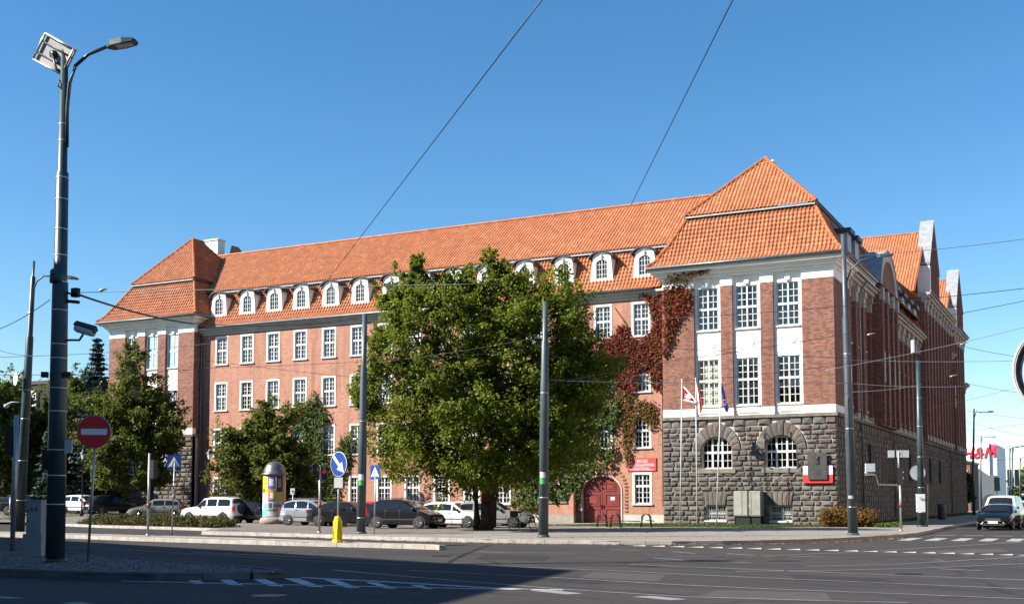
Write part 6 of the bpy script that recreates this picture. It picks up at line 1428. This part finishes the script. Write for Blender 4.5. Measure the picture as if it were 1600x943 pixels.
MB().prism([(-33.15, 1.5), (-32.75, 1.5), (-32.75, 2.2), (-32.9, 2.1)], WY - .9, WY - .6).build('buttress', 'brick_wing', wl)
# flags
def flagpole(px, tx, ty, label, build):
    y = 69.8; b = onY(px, 818, y); b.z = PZ; q = onY(tx, ty, y); t = thing('flagpole', label, 'flagpole', tuple(b)); MB().tube([b, q], [.05, .03], 8).build('pole', 'lightgrey', t, True); MB().lathe([(.001, -.06), (.07, 0), (.001, .07)], 8, tuple(q)).build('finial', 'sign_white', t, True); build(t, q)
def flag(px_poly, y, cols, name, label, mats):
    """hanging flag as a folded cloth strip: px_poly gives left/right pixel pairs from top to bottom"""
    t = thing(name, label, 'flag', tuple(onY(*px_poly[0][0], y))); n = 9
    for ci, (f0, f1) in enumerate(cols):
        mb = MB(); rows_ = []
        for (l, r_) in px_poly:
            row_ = []
            for k in range(n + 1):
                f = f0 + (f1 - f0) * k / n; px = l[0] + (r_[0] - l[0]) * f; py = l[1] + (r_[1] - l[1]) * f; row_.append(onY(px, py, y + .16 * math.sin(f * 14) * f + .05))
            rows_.append(row_)
        for r0, r1 in zip(rows_, rows_[1:]):
            for k in range(n): mb.quad(r0[k], r0[k + 1], r1[k + 1], r1[k])
        mb.build('cloth', mats[ci], t, True)
    return t
FR = plain('flag_cloth_red', (.50, .02, .03), .8); FW = plain('flag_cloth_white', (.75, .75, .74), .8); FB = plain('flag_cloth_blue', (.02, .035, .22), .8)
YF = 69.8
flagpole(1063, 1065.5, 593, 'thin pale flagpole with the red and white regional flag', lambda t, q: None)
flagpole(1089.5, 1087, 591, 'thin pale flagpole with the white over red flag', lambda t, q: None)
flagpole(1119.5, 1127, 588, 'thin pale flagpole with the dark blue flag', lambda t, q: None)
fl = flag([((1067, 603), (1069, 604)), ((1067, 609), (1075, 614)), ((1067, 616), (1083, 623)), ((1067, 622), (1088, 629)), ((1068, 626), (1089, 631))], YF, [(0, 1)], 'regional_flag', 'red flag with white border and white emblem on the flagpole nearest the gate', [FR])
for a, b in (((1068.5, 604), (1088, 627)), ((1068, 624.5), (1086, 628.5))): MB().tube([onY(*a, YF - .14), onY(*b, YF - .14)], .05, 5).build('border', FW, fl)
pc_ = onY(1075, 619, YF - .18); MB().add([(pc_.x + r_ * math.cos(a), pc_.y, pc_.z + r_ * math.sin(a)) for a, r_ in [(2 * PI * k / 14, .26 if k % 2 else .12) for k in range(14)]], [tuple(range(14))]).build('emblem', FW, fl)
flag([((1087, 597), (1090, 598)), ((1088, 607), (1094, 612)), ((1089, 620), (1097, 624)), ((1090, 634), (1098, 633)), ((1092, 644), (1096, 645))], YF - .05, [(0, .42), (.42, 1)], 'national_flag', 'white and red flag hanging from the middle flagpole', [FW, FR])
fl = flag([((1127, 597), (1128, 598)), ((1128, 610), (1133, 614)), ((1129, 624), (1136, 628)), ((1131, 636), (1139, 638)), ((1134, 643), (1137, 644))], YF, [(0, 1)], 'union_flag', 'dark blue flag with a ring of stars hanging from the flagpole farthest from the gate', [FB])
for k in range(6):
    c = onY(1132 + 2.6 * math.cos(k), 628 + 4 * math.sin(k), YF - .2); MB().cbox(c, .05, .02, .05).build('star', FW if False else 'yellow', fl)
# street lamps down the side street
def street_lamp(px, py, top, hx, hy, label, z=PZ, D=None):
    b = onZ(px, py, z) if D is None else atD(px, 781, D); b.z = z; d = ray(px, py if D is None else 781); D = b.y / d.y
    q = atD(px, top, D); t = thing('street_lamp', label, 'street lamp', tuple(b), 0, None); MB().tube([b, b + Vector((0, 0, (q.z - z) * .35)), q], [.17, .14, .07], 8).build('pole', 'pole', t, True)
    q2 = atD(px, top + (781 - top) * .02, D); e = atD(hx, hy, D); m_ = atD(px + (hx - px) * .3, hy + .3, D)
    arm_lamp(t, [q2 - Vector((0, 0, .8)), q2.lerp(m_, .4), m_, e.lerp(m_, .4)], (e - m_).length * .45, 'pole', .32, e - m_)
street_lamp(1522, 804, 638, 1552, 643, 'dark street lamp nearest the far end of the building')
street_lamp(1533, 790, 680, 1556, 682, 'slender street lamp before the white store', D=185)
for px, top, hx, D, lb in ((1582, 698, 1600, 150, 'tall lamp on the far kerb above the white van'), (1578, 699, 1592, 175, 'thin lamp behind the tall one above the van'), (1594, 715, 1606, 195, 'lamp at the far end of the street beyond the van')): street_lamp(px, 790, top, hx, top - 1, lb, 0, D)
# nearby round sign seen from behind
c = atD(1667, 578, 10.6); t = thing('round_sign', 'grey back of a large round road sign with a pale rim', 'sign', (c.x, c.y + .1, 0)); o = disc_sign(t, c, .45, 'lightgrey', YAW - R(18), 'disc_back', 'lightgrey')
MB().lathe([(.435, -.012), (.395, -.012), (.395, -.002)], 36, (0, 0, 0), 'y', False).build('flange', 'black', o, True, True, True)
MB().tube([(c.x + .06, c.y + .12, 0), (c.x + .06, c.y + .12, c.z + .3)], .035, 8).build('post', 'galv', t, True)
# ================================================================== OVERHEAD WIRES
def wire(a, b, mat='wire', r_=.013, sag=.12, label='', fit=None):
    A_, B_ = atD(*a), atD(*b); pts = [A_.lerp(B_, k / 12) - Vector((0, 0, sag * 4 * (k / 12) * (1 - k / 12))) for k in range(13)]
    o = MB().tube(pts, r_, 5).build('overhead_wire', mat, None, True); tag(o, label, 'wire', 'overhead tram wires'); return o
sp_l = 'thin span wire stretched between the line poles across the junction'
wire((853, -8, 10.5), (503, 449, 28.5), 'wire', .007, .0, 'dark wire slanting steeply from the sky down to the wing roof'); wire((1149, -8, 10.5), (985, 322, 20), 'wire', .006, .0, 'dark wire slanting from the sky down to the roof beside the pavilion')
wire((118, 457, 28.9), (760, 443, 29), 'wire_light', .009, .0, 'pale span wire running from the thick lamp pole before the roof')
wire((122, 460, 28.9), (300, 505, 42), 'wire', .03, .1, 'thick dark feeder cable leaving the thick lamp pole'); wire((300, 505, 42), (560, 497, 53), 'wire', .012, .2, 'feeder cable end tied to the slim line pole left of the maple')
WL = ['pale span wire tied from the stickered pole before the maple to the corner lamp pole', 'pale span wire running from the corner lamp pole along the street facade', 'dark wire crossing the flags and the near pavilion to the corner lamp pole', 'pale wire leaving the corner lamp pole towards the round sign', 'dark wire passing just below the eaves of the near pavilion into the sky', 'dark wire crossing the upper pavilion windows into the open sky', 'dark wire crossing the panels between the pavilion window rows', 'pale wire with an insulator crossing the shaded street facade', 'faint wire strung from the far pavilion across the wing to the maple', 'faint wire between the two slim stickered poles', 'faint wire from the pole before the maple across the near pavilion', 'faint wire slanting from the pole before the maple over the upper pavilion windows', 'pale wire passing behind the thick lamp pole under the far eaves', 'faint lower wire passing behind the thick lamp pole to the far pavilion', 'dark stay running down from the collar of the thick lamp pole', 'short dark wire tied to the slender green lamp pole', 'faint wire descending across the wing windows into the maple', 'pale bracket wire between the corner lamp pole and the notice board pole', 'dark wire falling from the end of the building towards the round sign', 'lower dark wire falling from the end of the building behind the round sign', 'thin wire rising from the notice board pole across the sky', 'thin wire above the far street lamps falling gently away', 'thin wire over the white store roof', 'thin wire above the nearest far street lamp', 'lowest thin wire over the white van and store', 'thin wire crossing the others above the white store']
for a, b, m_, r_ in (((850, 593, 49), (1326, 598, 52), 'wire_light', .014), ((1326, 598, 52), (1507, 603, 60), 'wire_light', .012), ((1060, 594, 50), (1326, 567, 52), 'wire', .010), ((1322, 562, 52), (1640, 561, 56), 'wire_light', .012),
                     ((1300, 402, 51), (1640, 368, 44), 'wire', .013), ((1050, 497, 44), (1640, 446, 40), 'wire', .012), ((1080, 560, 44), (1640, 462, 42), 'wire', .011), ((1290, 578, 48), (1640, 501, 52), 'wire_light', .012),
                     ((320, 575, 50), (850, 545, 49), 'wire', .009), ((566, 568, 53), (850, 525, 49), 'wire', .009), ((850, 525, 49), (1325, 560, 52), 'wire', .009), ((850, 600, 49), (1250, 520, 50), 'wire', .009), ((-20, 558, 40), (330, 536, 46), 'wire_light', .010), ((-20, 585, 40), (330, 575, 50), 'wire', .009),
                     ((-20, 520, 34), (78, 468, 29), 'wire', .010), ((-20, 540, 50), (45, 555, 58), 'wire', .010), ((300, 560, 48), (700, 600, 52), 'wire', .008), ((1320, 612, 52), (1440, 600, 66), 'wire_light', .014), ((1500, 540, 62), (1640, 562, 60), 'wire', .012), ((1500, 596, 64), (1640, 618, 60), 'wire', .012), ((1440, 640, 68), (1640, 590, 60), 'wire', .009), ((1505, 640, 70), (1640, 655, 62), 'wire', .009), ((1505, 700, 120), (1640, 690, 90), 'wire', .012), ((1505, 672, 110), (1640, 655, 80), 'wire', .012), ((1505, 720, 130), (1640, 712, 100), 'wire', .012), ((1505, 655, 100), (1640, 690, 80), 'wire', .012)):
    wire(a, b, m_, r_, .1, WL.pop(0))
IL = ['insulator on the pale span wire beside the thick lamp pole', 'insulator on the wire before the shaded street facade', 'insulator at the upper end of the building cornice', 'insulator below the gables of the street facade', 'insulator on the wire before the maple top']
for px, py, D in ((155, 454, 30), (1355, 523, 50), (1500, 538, 62), (1484, 588, 64), (660, 484, 40)):
    a = atD(px, py, D); b = atD(px + 12, py - 3, D); o = MB().tube([a, a.lerp(b, .3), a.lerp(b, .5), b], [.02, .05, .03, .02], 6).build('wire_insulator', 'wire_light', None, True); tag(o, IL.pop(0), 'insulator', 'wire insulators')
# ================================================================== BACKGROUND BUILDINGS
def simple_block(name, label, x0, x1, y0, y1, z1, mat, wins=(), roof=None):
    t = thing(name, label, 'building', ((x0 + x1) / 2, (y0 + y1) / 2, 0)); MB().box(x0, x1, y0, y1, 0, z1).build('wall', mat, t)
    for a, b, c, d in wins:
        f = MB().box(a - .08, b + .08, y0 - .06, y0 + .02, c - .08, d + .08).build('window', 'sash', t); MB().box(a, b, y0 - .075, y0 - .06, c, d).build('pane', 'car_glass', f)
    if roof: MB().box(x0 - .2, x1 + .2, y0 - .2, y1 + .2, z1, z1 + roof).build('roof_edge', 'dark_cap', t)
    return t
YH = 215
a, b = onY(1506, 692, YH), onY(1545, 692, YH); ST_ = plain('white_cladding', (.74, .75, .76), .5, 0, .04, .5); SG = plain('facade_shadow_grey', (.085, .10, .115), .55, 0, .1, .4)
hm = thing('store_building', 'white clothing store with a modelled grey shadow and big red lettering down the side street', 'building', ((a.x + b.x) / 2, YH + 10, 0))
MB().box(a.x - 6, b.x, YH, YH + 24, 0, a.z).build('white_volume', ST_, hm)
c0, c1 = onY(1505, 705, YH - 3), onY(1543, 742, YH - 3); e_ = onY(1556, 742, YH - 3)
MB().prism([(c0.x - 4, 0), (e_.x, 0), (e_.x, c1.z), (c1.x, c1.z), (c0.x - 4, c0.z + 2)], YH - 3, YH - .5).build('shadow_wedge', SG, hm)  # dark grey wedge models the diagonal shadow lying across the white facade
s0, s1 = onY(1546.5, 709, YH + 1), onY(1557, 694, YH + 1); MB().box(s0.x - .4, s1.x, YH + .5, YH + 20, 0, s1.z).build('side_volume', ST_, hm); MB().box(s0.x, s1.x, YH + .3, YH + .49, s0.z, s1.z).build('pink_sign', plain('pink_sign', (.62, .06, .18), .5), hm)
rd = onY(1532, 706, YH)
o = put('lettering', text_mesh('H&M', 2.7, 'red', .1), hm); o.location = (rd.x - .2, YH - .6 + .5, rd.z - .2); o.rotation_euler = (PI / 2, 0, 0); o.data = o.data.copy()
for v in o.data.vertices: v.co.x += v.co.y * .28
MB().box(c1.x + 1.0, c1.x + 1.9, YH - 3.06, YH - 3, 3.3, 5.6).build('window', 'car_glass', hm); MB().prism([(c1.x + .3 + 1.6 * math.cos(q), .2 + 2.6 * math.sin(q)) for q in np.linspace(0, PI, 9)], YH - 3.06, YH - 3).build('arched_door', 'room', hm)
simple_block('brick_house', 'red brick house between the office building and the white store', onY(1505, 780, 180).x - 6, onY(1517, 780, 180).x, 180, 192, onY(1510, 723, 180).z, 'brick_pav', [(onY(1509, 780, 180).x, onY(1512, 780, 180).x, 4, 6)], .3)
a, b = onY(1557, 750, 300), onY(1573, 750, 300); simple_block('street_block', 'pale block with dark windows beyond the white store', a.x, b.x, 300, 318, onY(1560, 752, 300).z, 'cornice', [(a.x + .8, a.x + 1.8, 5, 9), (a.x + 2.4, a.x + 3.4, 5, 9), (a.x + 4, a.x + 5, 5, 9)], .4)
a, b = onY(1553, 750, 330), onY(1566, 750, 330); simple_block('far_block', 'distant white block with a red sign tower', a.x, b.x, 330, 340, onY(1560, 735, 330).z, 'white'); 
bt = onY(1561, 730, 329); t = thing('advertising_tower', 'narrow red advertising tower far down the street', 'sign', (bt.x, 329, 0)); MB().box(bt.x - .9, bt.x + .9, 328.5, 329.2, 0, onY(1561, 730, 329).z).build('panel', 'red', t); MB().box(bt.x - .4, bt.x + .4, 328.6, 329.1, 0, 6).build('mast', 'galv', t)
def street_tree(px, D, label, lst):
    b_ = atD(px, 781, D); b_.z = 0; limb_tree('street_tree', label, b_, blobs_px(lst, D), 160, 18, .5, 'leaf_mid', [([(0, 0, 0), (0, 0, 2), (.2, 0, 5)], .3, .1)], 'trees at the end of the street', 1.2, .5, 8)
street_tree(1590, 380, 'hazy green tree closing the street on its left side', [(1590, 758, 12, 14, 0), (1600, 765, 14, 14, 0)]); street_tree(1610, 390, 'hazy green tree closing the street on its right side', [(1612, 752, 14, 18, 0), (1622, 765, 14, 14, 0)])
b_ = onZ(1512, 798, PZ); limb_tree('street_tree', 'small green street tree at the far end of the building', b_, blobs_px([(1511, 755, 6, 14, 0), (1509, 770, 7, 12, 0)], 150), 90, 16, .3, 'leaf_ivy', [([(0, 0, 0), (0, 0, 2), (.2, 0, 4)], .12, .05)], None, .6, .5, 6)
a, b = onY(-30, 610, 118), onY(112, 600, 118); dkb = simple_block('dark_building', 'low dark brown building with flat roof behind the trees', a.x - 10, b.x + 3, 118, 130, onY(60, 600, 118).z, plain('dark_brown_wall', (.022, .016, .014), .9), [], .5)
c = onY(47, 612, 117); MB().box(c.x - .5, c.x + .5, 117.6, 118.5, c.z - 3, c.z + .3).build('white_vent', 'white', dkb)
rl = thing('railing', 'thin pale railing on the lawn at the foot of the dark trees', 'railing', tuple(atD(5, 800, 84))); 
for py in (777, 785): MB().tube([atD(-40, py, 84), atD(17, py, 84)], .04, 6).build('rail', 'galv', rl, True)
for px in (-30, -8, 16): a = atD(px, 775, 84); MB().tube([a, (a.x, a.y, PZ)], .035, 6).build('post', 'galv', rl, True)
# neighbouring house on the viewer's side whose roof throws the long shadow over the junction
SD = Vector((math.sin(SUN_AZ), math.cos(SUN_AZ))); HB = 15.0; off = SD * (HB / math.tan(SUN_EL))
P0 = Vector((-11.6, 26.0)) - off; dA = (Vector((-43.8, 36.6)) - Vector((-11.6, 26.0))).normalized(); dB = (Vector((-9.8, 16.6)) - Vector((-11.6, 26.0))).normalized()
c0, c1, c2 = P0, P0 + dA * 46, P0 + dB * 40
back = Vector((-.85, -.5)) * 14
poly = [c2, c0, c1, c1 + Vector((-8, -10)), c2 + Vector((-30, 0))]
nb = thing('corner_house', 'plain plastered corner house on the near side of the junction', 'building', (c0.x, c0.y, 0))
MB().add([(v.x, v.y, 0) for v in poly] + [(v.x, v.y, HB) for v in poly], [tuple(range(5)), tuple(range(9, 4, -1))] + [(k, (k + 1) % 5, (k + 1) % 5 + 5, k + 5) for k in range(5)]).build('wall', 'grey_plaster', nb)

# unseen houses along the side street, added to bounce warm light on the facade
for k, (y0, y1, h, c_) in enumerate(((36, 62, 14.5, (.62, .50, .36)), (62, 88, 16, (.55, .42, .33)), (88, 118, 14, (.66, .60, .48)), (118, 150, 16.5, (.58, .46, .38)))):
    x0 = 13.5; t = thing('unseen_street_house', ['cream', 'pinkish', 'pale yellow', 'beige'][k] + ' plastered house with regular windows, unseen and added to bounce light on the long street facade', 'building', (x0 + 6, (y0 + y1) / 2, 0), 0, None)
    MB().box(x0, x0 + 12, y0, y1 - .02, 0, h).build('wall', plain('unseen_house_plaster', c_, .85, 0, .12, .6), t)
    MB().prism([(x0 - .4, h), (x0 + 12.4, h), (x0 + 6, h + 4.5)], y0, y1 - .02).build('roof', 'tile', t)
    for z in (1.4, 5.0, 8.6):
        for y in np.arange(y0 + 2, y1 - 2, 3.2):
            f = MB().box(x0 - .06, x0 + .02, y - .6, y + .6, z, z + 1.9).build('window', 'sash', t); MB().box(x0 - .075, x0 - .062, y - .5, y + .5, z + .1, z + 1.8).build('pane', 'car_glass', f)

# unseen terrace behind the viewer, added to keep low sky out of reflections
for k, (x0, x1, h, c_) in enumerate(((-34, -8, 14, (.50, .40, .30)), (-8, 16, 15.5, (.56, .50, .42)), (16, 44, 14, (.46, .34, .27)))):
    y1 = -15; t = thing('unseen_terrace_house', ['tan', 'light stone coloured', 'brownish'][k] + ' plastered terrace house on the near side of the junction, unseen and added to block low sky', 'building', ((x0 + x1) / 2, y1 - 6, 0), 0, None)
    MB().box(x0, x1 - .02, y1 - 12, y1, 0, h).build('wall', plain('unseen_terrace_plaster', c_, .85, 0, .12, .6), t)
    MB().prism([(y1 + .4, h), (y1 - 12.4, h), (y1 - 6, h + 4.5)], x0, x1 - .02, 'yz').build('roof', 'tile', t)
    for z in (1.4, 5.0, 8.6):
        for x in np.arange(x0 + 2, x1 - 2, 3.2):
            f = MB().box(x - .6, x + .6, y1 - .02, y1 + .06, z, z + 1.9).build('window', 'sash', t); MB().box(x - .5, x + .5, y1 + .062, y1 + .075, z + .1, z + 1.8).build('pane', 'car_glass', f)
